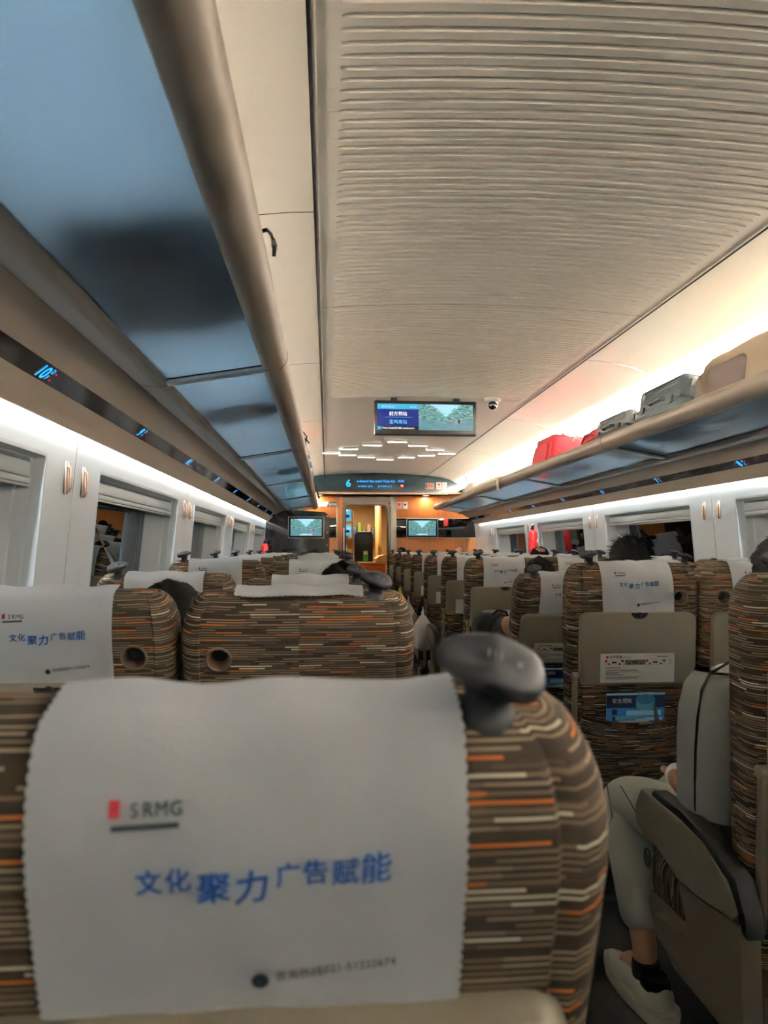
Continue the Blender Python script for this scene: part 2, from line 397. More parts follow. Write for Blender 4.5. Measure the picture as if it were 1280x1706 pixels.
# curved side ceilings, one panel per bay
sp = [(0.820, 2.428), (0.90, 2.424), (1.0, 2.412), (1.12, 2.385), (1.24, 2.340), (1.34, 2.285), (1.42, 2.21), (1.475, 2.12), (1.50, 2.02), (1.505, 1.90)]
for s in (-1, 1):
    off = 0.40 if s < 0 else 0.2
    e = [Y0] + [off+2*k for k in range(-3, 6) if off+2*k < Y1] + [Y1+0.05]
    for a, c in zip(e[:-1], e[1:]):
        b = B(); b.grid(lambda i, j: (s*sp[i][0], (a+0.003, c-0.003)[j], sp[i][1]), len(sp), 2)
        struct(b.build('ceiling', 'side_ceiling', angle=60))
    # dark gap between the centre and side panels, with its bright lip
    b = B(); b.prism([(s*0.795, 2.432), (s*0.825, 2.432), (s*0.825, 2.46), (s*0.795, 2.46)], 'y', Y0, Y1); struct(b.build('trim_3', 'dark', smooth=False))
    b = B(); b.prism([(s*0.800, 2.424), (s*0.803, 2.424), (s*0.803, 2.44), (s*0.800, 2.44)], 'y', Y0, Y1); struct(b.build('trim_4', 'smooth_ceiling', smooth=False))
    # backing behind the panels keeps the void dark
    b = B(); b.prism([(s*0.82, 2.50), (s*1.78, 2.50), (s*1.78, 1.80), (s*1.80, 1.80), (s*1.80, 2.52), (s*0.82, 2.52)], 'y', Y0, Y1+0.3); struct(b.build('ceiling', 'dark', smooth=False))
b = B(); b.box((0, 2.6, 2.51), (1.7, 17.4, 0.02)); struct(b.build('ceiling', 'dark', smooth=False))

# cornice under the racks (taupe band) and the glossy seat number strip
cor_up = [(1.392, 1.832), (1.400, 1.822), (1.430, 1.806), (1.468, 1.786), (1.508, 1.763), (1.520, 1.79), (1.44, 1.85)]
cor_dn = [(1.553, 1.728), (1.580, 1.704), (1.602, 1.682), (1.614, 1.664), (1.620, 1.662), (1.620, 1.70), (1.60, 1.74), (1.56, 1.76)]
for s, side in ((-1, 'left'), (1, 'right')):
    b = B(); b.prism([(s*x, z) for x, z in cor_up], 'y', Y0, 11.3); struct(b.build('trim_5', 'cornice', angle=25))
    b = B(); b.prism([(s*x, z) for x, z in cor_dn], 'y', Y0, 11.3); struct(b.build('trim_6', 'cornice', angle=25))
    b = B(); b.prism([(s*1.60, 1.745), (s*1.78, 1.80), (s*1.78, 1.83), (s*1.58, 1.78)], 'y', Y0, 11.3); struct(b.build('trim_7', 'wall', smooth=False))

# side walls with window openings
def wall_grid(s, off, name):
    """wall sheet with rectangular holes; bays of 2 m"""
    zs = [0.0, 0.45, 0.80, 1.56, 1.60, 1.66, 1.77]
    bays = [off + 2*k for k in range(-4, 6)]
    for a in bays:
        lo, hi = max(a, Y0), min(a+2, 11.55)
        if hi-lo < 0.3: continue
        b = B(); yy = [lo+0.002]; holes = (a > -1.8 and a+1.73 < hi)
        if holes: yy += [a+0.27, a+1.73]
        yy += [hi-0.002]
        V = {}
        def v(i, j):
            if (i, j) not in V: V[(i, j)] = b.bm.verts.new((s*wx(zs[j]), yy[i], zs[j]))
            return V[(i, j)]
        for i in range(len(yy)-1):
            for j in range(len(zs)-1):
                if holes and i == 1 and j == 2: continue
                b.face([v(i, j), v(i+1, j), v(i+1, j+1), v(i, j+1)])
        struct(b.build(name, 'wall', angle=60))
        if hi-lo > 1.5:
            b = B(); 
            b.prism([(s*(wx(z)+dx), z) for z, dx in ((0, .004), (0.9, .004), (1.75, .004), (1.75, .02), (0.9, .02), (0, .02))], 'y', lo-0.004, lo+0.004)
            struct(b.build('trim_8', 'dark', smooth=False))
WN = [0]
def window(s, a):
    WN[0] += 1
    t = empty('window_%d' % WN[0], (0, 0, 0), kind='structure')
    y0, y1, z0, z1 = a+0.27, a+1.73, 0.80, 1.56
    def ring(y0, y1, z0, z1, d, r, n=6):
        pts = []
        for (cy, czz, a0) in ((y1-r, z1-r, 0), (y0+r, z1-r, 90), (y0+r, z0+r, 180), (y1-r, z0+r, 270)):
            for k in range(n+1):
                an = R(a0+90*k/n); y = cy+r*math.cos(an); z = czz+r*math.sin(an)
                pts.append((s*(wx(z)+d), y, z))
        return pts
    # stepped reveal: outer lip, chamfer, inner reveal, gasket
    rings = [ring(y0-.012, y1+.012, z0-.012, z1+.012, -0.004, .012), ring(y0, y1, z0, z1, -0.004, .010), ring(y0+.012, y1-.012, z0+.012, z1-.006, 0.028, .010), ring(y0+.030, y1-.030, z0+.03, z1-.01, 0.030, .012),
             ring(y0+.045, y1-.045, z0+.045, z1-.015, 0.060, .02), ring(y0+.060, y1-.060, z0+.06, z1-.02, 0.062, .03), ring(y0+.135, y1-.135, z0+.10, z1-.05, 0.150, .06)]
    b = B(); vv = [[b.bm.verts.new(p) for p in r] for r in rings]
    for j in range(len(vv)-1):
        for i in range(len(vv[j])): b.face([vv[j][i], vv[j][(i+1) % len(vv[j])], vv[j+1][(i+1) % len(vv[j])], vv[j+1][i]])
    b.build('window_frame', 'reveal', t, angle=30)
    g0 = ring(y0+.130, y1-.130, z0+.095, z1-.045, 0.150, .06); g1 = ring(y0+.147, y1-.147, z0+.112, z1-.062, 0.152, .05)
    b = B(); v0 = [b.bm.verts.new(p) for p in g0]; v1 = [b.bm.verts.new((p[0]-s*.003, p[1], p[2])) for p in g1]
    for i in range(len(v0)): b.face([v0[i], v0[(i+1) % len(v0)], v1[(i+1) % len(v0)], v1[i]])
    b.build('window_gasket', 'black', t)
    b = B(); v = [b.bm.verts.new((p[0]-s*.004, p[1], p[2])) for p in g0]; v2 = [b.bm.verts.new((p[0]+s*.004, p[1], p[2])) for p in g0]
    b.face(v); b.face(v2[::-1])
    for i in range(len(v)): b.face([v[i], v[(i+1) % len(v)], v2[(i+1) % len(v)], v2[i]])
    b.build('window_pane', 'pane', t, smooth=False)
    # roller blind cassette and pull bar
    b = B(); zc = 1.515; b.box((s*(wx(zc)+.052), (y0+y1)/2, zc), (.05, y1-y0-.05, .05), .008)
    b.box((s*(wx(zc)+.034), (y0+y1)/2, zc-.036), (.018, y1-y0-.06, .020), .005)
    b.build('blind_cassette', 'reveal', t)
    b = B(); b.box((s*(wx(zc)+.030), (y0+y1)/2, zc-.052), (.012, y1-y0-.07, .008), .003); b.build('blind_pull_bar', 'chrome', t)
OFF = {-1: 0.57, 1: 0.30}
wall_grid(-1, OFF[-1], 'wall_left'); wall_grid(1, OFF[1], 'wall_right')
for s in (-1, 1):
    for k in range(-1 if s < 0 else 0, 5): 
        if OFF[s]+2*k > -1.5: window(s, OFF[s]+2*k)
    sd = 'left' if s < 0 else 'right'
    b = B(); b.prism([(s*(wx(z)-0.004-dx), z) for z, dx in ((0.0, 0), (0.30, 0), (0.31, .02), (0.0, .02))], 'y', Y0, 11.5); struct(b.build('baseboard_'+sd, 'beigedark', smooth=False))
    # outer skin outside the windows so nothing but night shows
    b = B(); b.box((s*2.02, 3, 1.2), (0.02, 18, 2.8)); struct(b.build('wall_'+sd, 'dark', smooth=False))
    b = B(); b.box((s*1.86, Y0-0.05, 1.2), (0.34, 0.02, 2.8)); struct(b.build('wall_'+sd, 'dark', smooth=False))
# back wall behind the camera, a plain partition
b = B(); b.box((0, Y0-0.03, 1.25), (3.6, 0.05, 2.5)); struct(b.build('wall_back', 'side_ceiling', smooth=False))

# coat hooks in pairs beside each wall seam
for s, side in ((-1, 'left'), (1, 'right')):
    n = 0
    for k in range(1, 6):
        for dy, w in ((-0.085, 'nearer'), (0.085, 'farther')):
            y = OFF[s]+2*k+dy
            if y > 11: continue
            t = empty('coat_hook', (s*(wx(1.51)), y, 1.51), 0, 'bronze coat hook on %s wall, %s of the pair at the %s panel seam' % (side, w, ORD[k]), 'hook', 'bronze coat hooks on the window walls')
            b = B(); b.box((-s*.006, 0, 0), (.010, .022, .112), .005); b.build('hook_plate', 'bronze', t)
            b = B(); b.tube([(-s*.010, 0, .042), (-s*.017, 0, .034), (-s*.020, 0, 0), (-s*.019, 0, -.035), (-s*.014, 0, -.045), (-s*.010, 0, -.042)], .005, 8); b.build('hook_arm', 'bronze', t)

# ------------------------------------------------------------------ header over the partition and end wall
hp = [(-1.2, 2.14), (1.13, 2.14), (1.25, 2.15), (1.36, 2.19), (1.40, 2.225), (1.36, 2.265), (1.28, 2.315), (1.18, 2.36), (1.0, 2.405), (0.82, 2.428), (0.4, 2.452), (0, 2.462), (-0.4, 2.452), (-0.82, 2.428), (-1.0, 2.405), (-1.18, 2.36), (-1.36, 2.265), (-1.42, 2.2), (-1.36, 2.16)]
b = B(); b.prism(hp, 'y', 11.15, 11.5); hd = struct(b.build('trim_9', 'teal', smooth=False))
b = B(); b.box((0.0, 11.142, 2.135), (2.30, 0.03, 0.016), .006); struct(b.build('trim_10', 'white'))
b = B(); b.prism([(x, z+.04) for x, z in hp[7:16]] + [(-1.2, 2.62), (1.2, 2.62)], 'y', 11.2, 11.52); struct(b.build('wall_front', 'dark', smooth=False))
HY = 11.145
t = empty('information_display', (0, HY, 2.28), 0, 'teal header display above the door showing a blue 6 and running train text', 'display')
def emb(txt, x, z, size, m, parent, name, y=HY-.002, bold=0.0, align='LEFT', base=(0, HY, 2.28)):
    me = text_me(txt, size, bold, align=align)
    o = link(name, me, parent); me.materials.append(M[m])
    o.matrix_local = Matrix.Translation((x-base[0], y-base[1], z-base[2])) @ Matrix.Rotation(R(90), 4, 'X')
    return o
emb('6', -0.475, 2.245, 0.155, 'ledblue', t, 'car_number', bold=0.004)
emb('e aboard this train! Train Co', -0.305, 2.316, 0.052, 'ledblue', t, 'running_text', bold=0.0008)
emb('IN TEMP  26℃', -0.285, 2.238, 0.036, 'ledblue', t, 'temperature_text', bold=0.0006); emb('EX TEMP 21℃', 0.03, 2.238, 0.036, 'ledblue', t, 'temperature_text', bold=0.0006)
emb('10:25', 0.345, 2.322, 0.045, 'ledblue', t, 'clock', bold=0.0006)
b = B()
for x0, x1, z in ((-0.62, -0.45, 2.245), (-0.30, 0.26, 2.290), (-0.38, 0.30, 2.222), (-0.72, -0.55, 2.242)):
    b.box(((x0+x1)/2, 0-.0035, z-2.28), (x1-x0, .001, .0035))
b.build('thin_lines', 'ledteal', t, smooth=False)
t2 = empty('no_smoking_light', (0.415, HY, 2.262), 0, 'small round red no smoking symbol lit on the header under the clock', 'sign')
b = B(); b.lathe([(.026, 0), (.026, .003), (.020, .003), (.020, 0)], n=24, rot=Euler((R(90), 0, 0))); b.build('red_ring', 'ledred', t2)
b = B(); b.box((0, -.002, 0), (.034, .002, .007), rot=Euler((0, R(40), 0))); b.box((0, -.0015, 0), (.026, .001, .006)); b.build('cigarette_mark', 'scr_white', t2, smooth=False)
# small signs on the header
def plate(name, label, x, z, w, h, y, m, cat, deco=None, group=None):
    t = empty(name, (x, y, z), 0, label, cat, group)
    b = B(); b.box((0, 0, 0), (w, .006, h), .002); b.build('panel', m, t)
    if deco:
        for dn, dx, dz, dw, dh, dm in deco:
            b = B(); b.box((dx, -.004, dz), (dw, .002, dh)); b.build(dn, dm, t, smooth=False)
    return t
plate('emergency_handle_box', 'grey box with a red emergency handle on the teal header', 0.855, 2.262, 0.15, 0.105, HY-.002, 'beigedark', 'emergency handle', [('red_handle', .01, 0, .085, .038, 'red'), ('dark_slot', -.05, 0, .022, .06, 'black')])
plate('notice_sign', 'white notice with red round mark on the teal header, left of its pair', 1.000, 2.268, 0.075, 0.115, HY-.002, 'paper', 'sign', [('red_round_mark', 0, .018, .034, .042, 'redink'), ('text_line', 0, -.03, .05, .008, 'redink')])
plate('notice_sign', 'white notice with pink lines on the teal header, right of its pair', 1.087, 2.268, 0.085, 0.115, HY-.002, 'paper', 'sign', [('text_line', 0, .012, .06, .004, 'redink'), ('text_line', 0, -.008, .06, .004, 'redink')])

EY = 11.5
def ex(px): return -0.77 + (px-545)*11.5/1182
def ez(py): return 1.27 + (914-py)*11.5/1182
def wallbox(name, x0, x1, z0, z1, m, y=EY, d=0.06):
    b = B(); b.box(((x0+x1)/2, y+d/2, (z0+z1)/2), (x1-x0, d, z1-z0), .003); return struct(b.build(name, m))
ZT, ZB0, ZB1 = 2.16, 1.765, 1.445
# right part of the end wall
wallbox('wall_front', 0.355, 1.80, ZB0, ZT, 'wood'); wallbox('wall_front', 0.355, 1.80, 0, ZB1, 'wood')
wallbox('wall_front', 0.355, 1.80, ZB1, ZB0, 'glossblack', EY+.004)
wallbox('trim_11', 0.355, 1.80, ZB0-.006, ZB0+.006, 'frame_light', EY-.004); wallbox('trim_12', 0.355, 1.80, ZB1-.006, ZB1+.006, 'frame_light', EY-.004)
# left part
wallbox('wall_front', -1.80, -0.62, ZB0, ZT, 'wood'); wallbox('wall_front', -1.80, -0.62, 0, ZB1, 'wood')
wallbox('wall_front', -1.80, -0.62, ZB1, ZB0, 'glossblack', EY+.004)
wallbox('trim_13', -0.62, -0.598, 0, ZT, 'frame_light', EY-.01)
wallbox('trim_14', -0.598, -0.52, 0, ZT, 'wood', EY-.002)
wallbox('trim_15', -0.52, 0.262, 2.0, ZT, 'frame_dark', EY)
wallbox('trim_16', 0.262, 0.325, 0, ZT, 'frame_light', EY-.012, .08); wallbox('trim_17', 0.327, 0.355, 0, ZT, 'frame_light', EY-.018, .08)
# door frame with rounded top corners
t = empty('door_1', (0, EY, 0), kind='structure')
def rr(x0, x1, z1, r, n=6):
    pts = [(x0, 0)]
    for k in range(n+1): a = R(180-90*k/n); pts.append((x0+r+r*math.cos(a), z1-r+r*math.sin(a)))
    for k in range(n+1): a = R(90-90*k/n); pts.append((x1-r+r*math.cos(a), z1-r+r*math.sin(a)))
    pts.append((x1, 0)); return pts
def band(a, c, y0, y1, name, m):
    b = B(); n = len(a)
    V = [[b.bm.verts.new((p[0], y-EY, p[1])) for p in q] for q, y in ((a, y0), (c, y0), (c, y1), (a, y1))]
    for j in range(4):
        for i in range(n-1): b.face([V[j][i], V[j][i+1], V[(j+1) % 4][i+1], V[(j+1) % 4][i]])
    return b.build(name, m, t)
band(rr(-.525, .262, 2.03, .11), rr(-.475, .222, 1.985, .10), EY-.02, EY+.12, 'door_frame', 'frame_dark')
band(rr(-.475, .222, 1.985, .10), rr(-.462, .210, 1.972, .095), EY-.03, EY+.14, 'door_seal', 'black')
b = B(); b.tube([(-.50, -.03, .9), (-.50, -.05, 1.0), (-.50, -.05, 1.5), (-.50, -.03, 1.6)], .012, 8); b.build('door_grab_rail', 'chrome', t)

# ceiling downlights in the soffit under the header
b = B(); b.box((0, 11.34, 2.15), (2.9, 0.40, .02)); struct(b.build('trim_18', 'wood', smooth=False))
for x, w in ((-0.90, 'left of the door'), (0.83, 'right of the door')):
    t = empty('downlight', (x, 11.38, 2.138), 0, 'small glowing round downlight under the header, %s' % w, 'light', 'partition downlights')
    b = B(); b.lathe([(.065, 0), (.065, -.010), (.048, -.014), (.048, -.004)], n=24); b.build('rim', 'chrome', t)
    b = B(); b.lathe([(.048, -.011), (0.0, -.012)], n=24); b.build('lens', 'led_soft', t)
# signs on the end wall
plate('notice_sign', 'small pink and white notice on the wood wall, left of its pair', 0.405, 1.975, .08, .115, EY-.004, 'paper', 'sign', [('red_mark', 0, .012, .04, .05, 'redink'), ('text_line', 0, -.035, .05, .008, 'redink')])
plate('notice_sign', 'small white notice with a dark mark on the wood wall, right of its pair', 0.500, 1.975, .08, .115, EY-.004, 'paper', 'sign', [('dark_mark', 0, .01, .04, .028, 'darkink')])
t = empty('banner_sign', (-0.80, EY-.006, 1.985), 0, 'white and grey slanted banner sign with blurred characters left of the door', 'sign')
b = B(); b.prism([(-.20, -.035), (.02, -.035), (.055, .04), (-.18, .04)], 'y', -.004, .004); b.build('white_panel', 'paper', t, smooth=False)
b = B(); b.prism([(.03, -.035), (.20, -.035), (.20, .04), (.062, .04)], 'y', -.004, .004); b.build('grey_panel', 'darkink', t, smooth=False)
emb('商务座', .055, -.018, .045, 'paper', t, 'lettering', y=-.006, base=(0, 0, 0))
b = B(); b.box((-.08, -.006, .002), (.15, .002, .012)); b.build('text_line', 'darkink', t, smooth=False)

def river(w, h, parent, name='picture', caption=True, y=-.012):
    b = B(); b.grid(lambda i, j: (-w/2+w*i, y, -h/2+h*j), 2, 2, uvf=lambda i, j: (i, j)); o = b.build(name, 'river', parent, smooth=False)
    b = B(); b.box((w*.08, y-.001, -h*.12), (w*.10, .001, h*.05)); b.box((w*.22, y-.001, -h*.20), (w*.13, .001, h*.05)); b.prism([(w*.15, -h*.13), (w*.26, -h*.13), (w*.23, -h*.07), (w*.18, -h*.07)], 'y', y-.0015, y-.001)
    b.build('boat_in_picture', 'scr_boat', parent, smooth=False)
    b = B(); b.box((w*.24, y-.0015, -h*.15), (w*.045, .001, h*.16)); b.build('figure_in_picture', 'scr_boatred', parent, smooth=False)
    if caption:
        me = text_me('水域面积100亩', h*.11, h*.002, align='CENTER'); me.materials.append(M['scr_white'])
        o = link('caption', me, parent); o.matrix_local = Matrix.Translation((0, y-.002, -h*.46)) @ Matrix.Rotation(R(90), 4, 'X')
def wall_tv(label, x, y, z, w, h):
    t = empty('wall_screen', (x, y, z), 0, label, 'television')
    b = B(); b.box((0, 0, 0), (w, .04, h), .008); b.build('casing', 'black', t)
    b = B()
    for c, d in (((0, -.021, h/2-.006), (w, .006, .010)), ((0, -.021, -h/2+.006), (w, .006, .010)), ((-w/2+.006, -.021, 0), (.010, .006, h)), ((w/2-.006, -.021, 0), (.010, .006, h))): b.box(c, d, .002)
    b.build('metal_rim', 'chrome', t)
    river(w-.075, h-.07, t, y=-.0215)
wall_tv('wall television showing a green river film right of the door', 0.775, EY-.035, 1.602, 0.52, 0.315)
t = empty('hammer_box', (1.17, EY-.02, 1.69), 0, 'small red box hanging on the dark band beside the right wall television', 'hammer box')
b = B(); b.box((0, 0, 0), (.075, .03, .13), .006); b.build('case', 'red', t)
b = B(); b.box((0, -.017, -.035), (.02, .004, .02), .003); b.build('catch', 'chrome', t)

# service area beyond the door
wallbox('wall_service_front', -1.0, 1.0, 0, 2.4, 'yellowwall', 14.6, .05)
for x in (-1.0, 0.75):
    b = B(); b.box((x, 13.1, 1.2), (.05, 3.0, 2.4)); struct(b.build('wall_service', 'yellowwall', smooth=False))
b = B(); b.box((-.1, 13.05, 2.19), (1.9, 3.1, .03)); struct(b.build('ceiling', 'funnel', smooth=False))
b = B(); b.box((.17, 13.0, 1.1), (.06, .9, 2.16), .01); struct(b.build('wall_service', 'yellowwall'))
for x, y, w in ((-0.38, 12.3, 'nearest to the doorway'), (0.05, 12.6, 'on the right of its group'), (-0.12, 13.3, 'farthest inside')):
    t = empty('downlight', (x, y, 2.172), 0, 'round warm downlight over the snack counter, %s' % w, 'light', 'service area downlights')
    b = B(); b.lathe([(.085, 0), (.085, -.008), (.065, -.010)], n=20); b.build('rim', 'chrome', t)
    b = B(); b.lathe([(.065, -.009), (0, -.010)], n=20); b.build('lens', 'led_soft', t)
t = empty('snack_counter', (-.15, 12.45, 0), 0, 'warm orange and brown snack counter beyond the doorway', 'counter')
b = B(); b.box((0, 0, .50), (.80, .35, 1.0), .01); b.box((.12, -.178, .55), (.30, .01, .80), .004); b.build('body', 'orangewarm', t)
b = B(); b.box((0, -.01, 1.02), (.86, .42, .04), .008); b.build('counter_top', 'tanbox', t)
t = empty('coffee_machine', (-.13, 12.45, 1.042), 0, 'tall black machine with green label on the snack counter', 'machine')
b = B(); b.box((0, 0, .24), (.32, .28, .48), .012); b.box((0, -.02, .50), (.28, .24, .04), .01); b.build('casing', 'black', t)
b = B(); b.box((.03, -.144, .10), (.09, .006, .18), .003); b.build('label_panel', 'greenlabel', t)
b = B(); b.box((.03, -.149, .15), (.06, .004, .05)); b.build('label_top', 'tanbox', t)
t = empty('paper_tray', (.17, 12.28, 1.042), R(15), 'cream folded paper tray at the right end of the snack counter', 'tray')
b = B(); b.prism([(-.10, 0), (.10, 0), (.13, .07), (.04, .12), (-.06, .10), (-.12, .05)], 'y', -.08, .08); b.build('box', 'tanbox', t, smooth=False)
t = empty('display_rack', (-.62, 12.9, 0), 0, 'tall shelf rack with glowing screens at the left inside the service area', 'rack')
b = B()
for z in (.35, .75, 1.15, 1.45, 1.75): b.box((.1, 0, z), (.42, .35, .02))
b.box((-.12, 0, .975), (.02, .35, 1.95)); b.box((.32, 0, .975), (.02, .35, 1.95)); b.build('shelves', 'frame_dark', t)
for z, h in ((1.87, .20), (1.60, .18)):
    b = B(); b.box((.1, -.16, z), (.36, .02, h), .004); f = b.build('screen', 'scr_cyan', t)
    b = B(); b.box((.1, -.172, z-.02), (.30, .004, h*.25)); b.build('screen_dark_band', 'scr_black', t, smooth=False)
random.seed(5)
for i, (x, z, m, h) in enumerate([(-.60, 1.16, 'redcloth', .16), (-.52, 1.16, 'tanbox', .2), (-.44, 1.16, 'cardblue', .18), (-.60, .76, 'cardlight', .2), (-.50, .76, 'tan', .24), (-.40, .76, 'redcloth', .16), (-.56, 1.46, 'paper', .06), (-.42, 1.46, 'cardblue', .07)]):
    nm = {'redcloth': 'red', 'tanbox': 'cream', 'cardblue': 'blue', 'cardlight': 'pale blue', 'tan': 'tan', 'paper': 'white'}[m]
    t = empty('snack_packet', (x, 12.82, z), 0, '%s snack packet on the %s shelf of the rack by the doorway' % (nm, {1.16: 'middle', .76: 'lower', 1.46: 'upper'}[z]), 'packet', 'snack packets')
    b = B(); b.box((0, 0, h/2), (.06, .08, h), .012); b.build('packet_body', m, t)
    b = B(); b.box((0, -.042, h*.55), (.04, .004, h*.3)); b.build('packet_label', 'paper', t, smooth=False)
# stacked packets on a back shelf
t = empty('wall_shelf', (-.12, 14.35, 1.45), 0, 'back wall shelf carrying coloured packets in the service area', 'shelf')
b = B(); b.box((0, 0, 0), (.7, .3, .03), .004); b.build('board', 'frame_dark', t); b = B(); b.box((0, .12, -.15), (.03, .04, .28)); b.build('bracket', 'chrome', t)
for i in range(7):
    m = ['redcloth', 'tan', 'cardblue', 'lime', 'beige', 'tanbox', 'grey_case'][i]
    nm = ['red', 'tan', 'blue', 'lime', 'olive', 'cream', 'grey'][i]
    b = B(); h = [.22, .28, .25, .34, .2, .3, .24][i]; b.box((0, 0, h/2), (.08, .1, h), .015)
    o = b.build('snack_box', m); o.location = (-.40+.095*i, 14.33, 1.466); tag(o, '%s box among those on the back shelf beyond the doorway' % nm, 'box', 'boxes on the back shelf')

# black glossy partition on the left with its own television
t = struct(empty('wall_partition', (0, 0, 0)))
pp = [(-1.70, 0), (-.735, 0), (-.735, 1.70), (-.75, 1.76), (-.80, 1.80), (-1.30, 1.83), (-1.42, 1.81), (-1.70, 1.70)]
b = B(); b.prism([(x, z) for x, z in pp], 'y', 10.35, 10.45); b.build('partition_panel', 'glossblack', t, smooth=False)
b = B()
for z in (1.74, 1.5, 1.32): b.lathe([(.014, 0), (.012, .008), (0, .009)], (-.765, 10.348, z), n=12, rot=Euler((R(90), 0, 0)))
b.build('round_stud', 'chrome', t)
wall_tv('wall television with a bright rim on the black left partition', -1.07, 10.32, 1.575, 0.52, 0.315)

# fire extinguishers on the walls
for s, y, w in ((-1, 10.0, 'left'), (1, 8.1, 'right')):
    z = 1.05 if s < 0 else 1.2
    t = empty('fire_extinguisher', (s*(wx(z)-.07), y, z), 0, 'red fire extinguisher hanging on the %s window wall' % w, 'fire extinguisher', None)
    b = B(); b.lathe([(.0, 0), (.045, .005), (.05, .02), (.05, .23), (.042, .27), (.018, .29)], n=18); b.build('cylinder', 'red', t)
    b = B(); b.lathe([(.018, .288), (.018, .32), (.01, .33)], n=12); b.box((0, -.02, .335), (.018, .09, .012), .003); b.build('valve', 'black', t)
    b = B(); b.tube([(0, .02, .31), (0, .06, .30), (0, .065, .2), (0, .055, .08)], .008, 8); b.build('hose', 'black', t)
    b = B(); b.box((s*.052, 0, .15), (.02, .06, .06), .003); b.build('wall_bracket', 'chrome', t)

# ------------------------------------------------------------------ luggage racks
tp = [(.992, 1.888), (.985, 1.880), (.960, 1.878), (.935, 1.886), (.916, 1.902), (.907, 1.924), (.910, 1.946), (.925, 1.962), (.950, 1.970), (.975, 1.966), (.992, 1.950)]
rl = [(1.308, 1.832), (1.312, 1.824), (1.330, 1.815), (1.350, 1.816), (1.392, 1.820), (1.392, 1.856), (1.31, 1.850)]
RB = {-1: [0.44, 2.43, 4.48, 6.46, 8.45, 10.40], 1: [0.2, 2.22, 4.22, 6.20, 8.20, 10.20]}
for s, side in ((-1, 'left'), (1, 'right')):
    t = empty('luggage_rack', (0, 0, 0), 0, 'long taupe luggage rack with blue frosted glass shelves above the %s windows' % side, 'luggage rack')
    e = [Y0] + RB[s] + [11.14]
    b = B(); b.prism([(s*x, z) for x, z in tp], 'y', Y0, 11.14); b.build('front_tube', 'rail', t, angle=50)
    b = B(); b.prism([(s*x, z) for x, z in rl], 'y', Y0, 11.14); b.build('rear_rail', 'railgrey', t, angle=50)
    b = B(); b.prism([(s*1.392, 1.82), (s*1.400, 1.82), (s*1.385, 2.215), (s*1.378, 2.222), (s*1.373, 2.215)], 'y', Y0, 11.14); b.build('back_board', 'railgrey', t, angle=50)
    for a, c in zip(e[:-1], e[1:]):
        b = B(); b.prism([(s*.990, 1.893), (s*1.312, 1.839), (s*1.312, 1.849), (s*.990, 1.903)], 'y', a+.022, c-.022); b.build('glass_shelf', 'rackglass', t, smooth=False)
        for q0, q1 in ((a+.020, a+.024), (c-.024, c-.020)):
            b = B(); b.prism([(s*.990, 1.889), (s*1.312, 1.835), (s*1.312, 1.845), (s*.990, 1.899)], 'y', q0, q1); b.build('glass_edge_strip', 'black', t, smooth=False)
    for y in RB[s]:
        pr = [(s*x, z) for x, z in ((.985, 1.880), (1.05, 1.868), (1.15, 1.850), (1.25, 1.833), (1.312, 1.824), (1.312, 1.852), (.985, 1.906))]
        b = B(); b.prism(pr, 'y', y-.021, y+.021); b.build('bracket', 'reveal', t, angle=40)
        cx, czz = .951, 1.925
        b = B(); b.prism([(s*(cx+(x-cx)*1.03), czz+(z-czz)*1.03) for x, z in tp], 'y', y-.003, y+.003); b.build('tube_joint', 'beigedark', t, angle=50)
        b = B(); b.prism([(s*(1.35+(x-1.35)*1.02), 1.835+(z-1.835)*1.04) for x, z in rl], 'y', y-.003, y+.003); b.build('rail_joint', 'beigedark', t, angle=50)
    # glossy strip with the lit seat numbers
    t = empty('seat_number_strip', (0, 0, 0), 0, 'glossy dark strip of lit blue row numbers under the %s luggage rack' % side, 'display strip')
    b = B(); b.prism([(s*1.508, 1.764), (s*1.553, 1.728), (s*1.556, 1.732), (s*1.511, 1.768)], 'y', Y0, 11.3); b.build('glass_band', 'strip', t, smooth=False)
    up = Vector((s*-.045, 0, .036)).normalized(); right = Vector((0, -s, 0))
    for n in range(10, 0, -1):
        y = 1.95 + (10-n) if s < 0 else 3.78 + (8-n)
        if y > 11.0: continue
        c = Vector((s*1.5305, y, 1.746))
        def put(txt, size, dr, du, m, nm, bold=.0008):
            me = text_me(txt, size, bold, align='CENTER'); me.materials.append(M[m]); o = link(nm, me, t)
            nrm = right.cross(up)
            o.matrix_world = frame(right, up, c + right*dr + up*du + nrm*.0015)
        put(str(n), .060, 0, -.021, 'ledblue', 'row_number')
        put('D' if s < 0 else 'A', .022, .042, .006, 'ledblue', 'seat_letter', .0004); put('F' if s < 0 else 'C', .022, .042, -.018, 'ledblue', 'seat_letter', .0004)
        b = B(); nrm = right.cross(up)
        for du in (.010, -.014):
            p = c + right*.068 + up*du + nrm*.0016; q = 6
            vs = [b.bm.verts.new(p + right*.0035*math.cos(2*math.pi*k/q) + up*.0035*math.sin(2*math.pi*k/q)) for k in range(q)]; b.face(vs)
        b.build('red_dots', 'ledred', t, smooth=False)

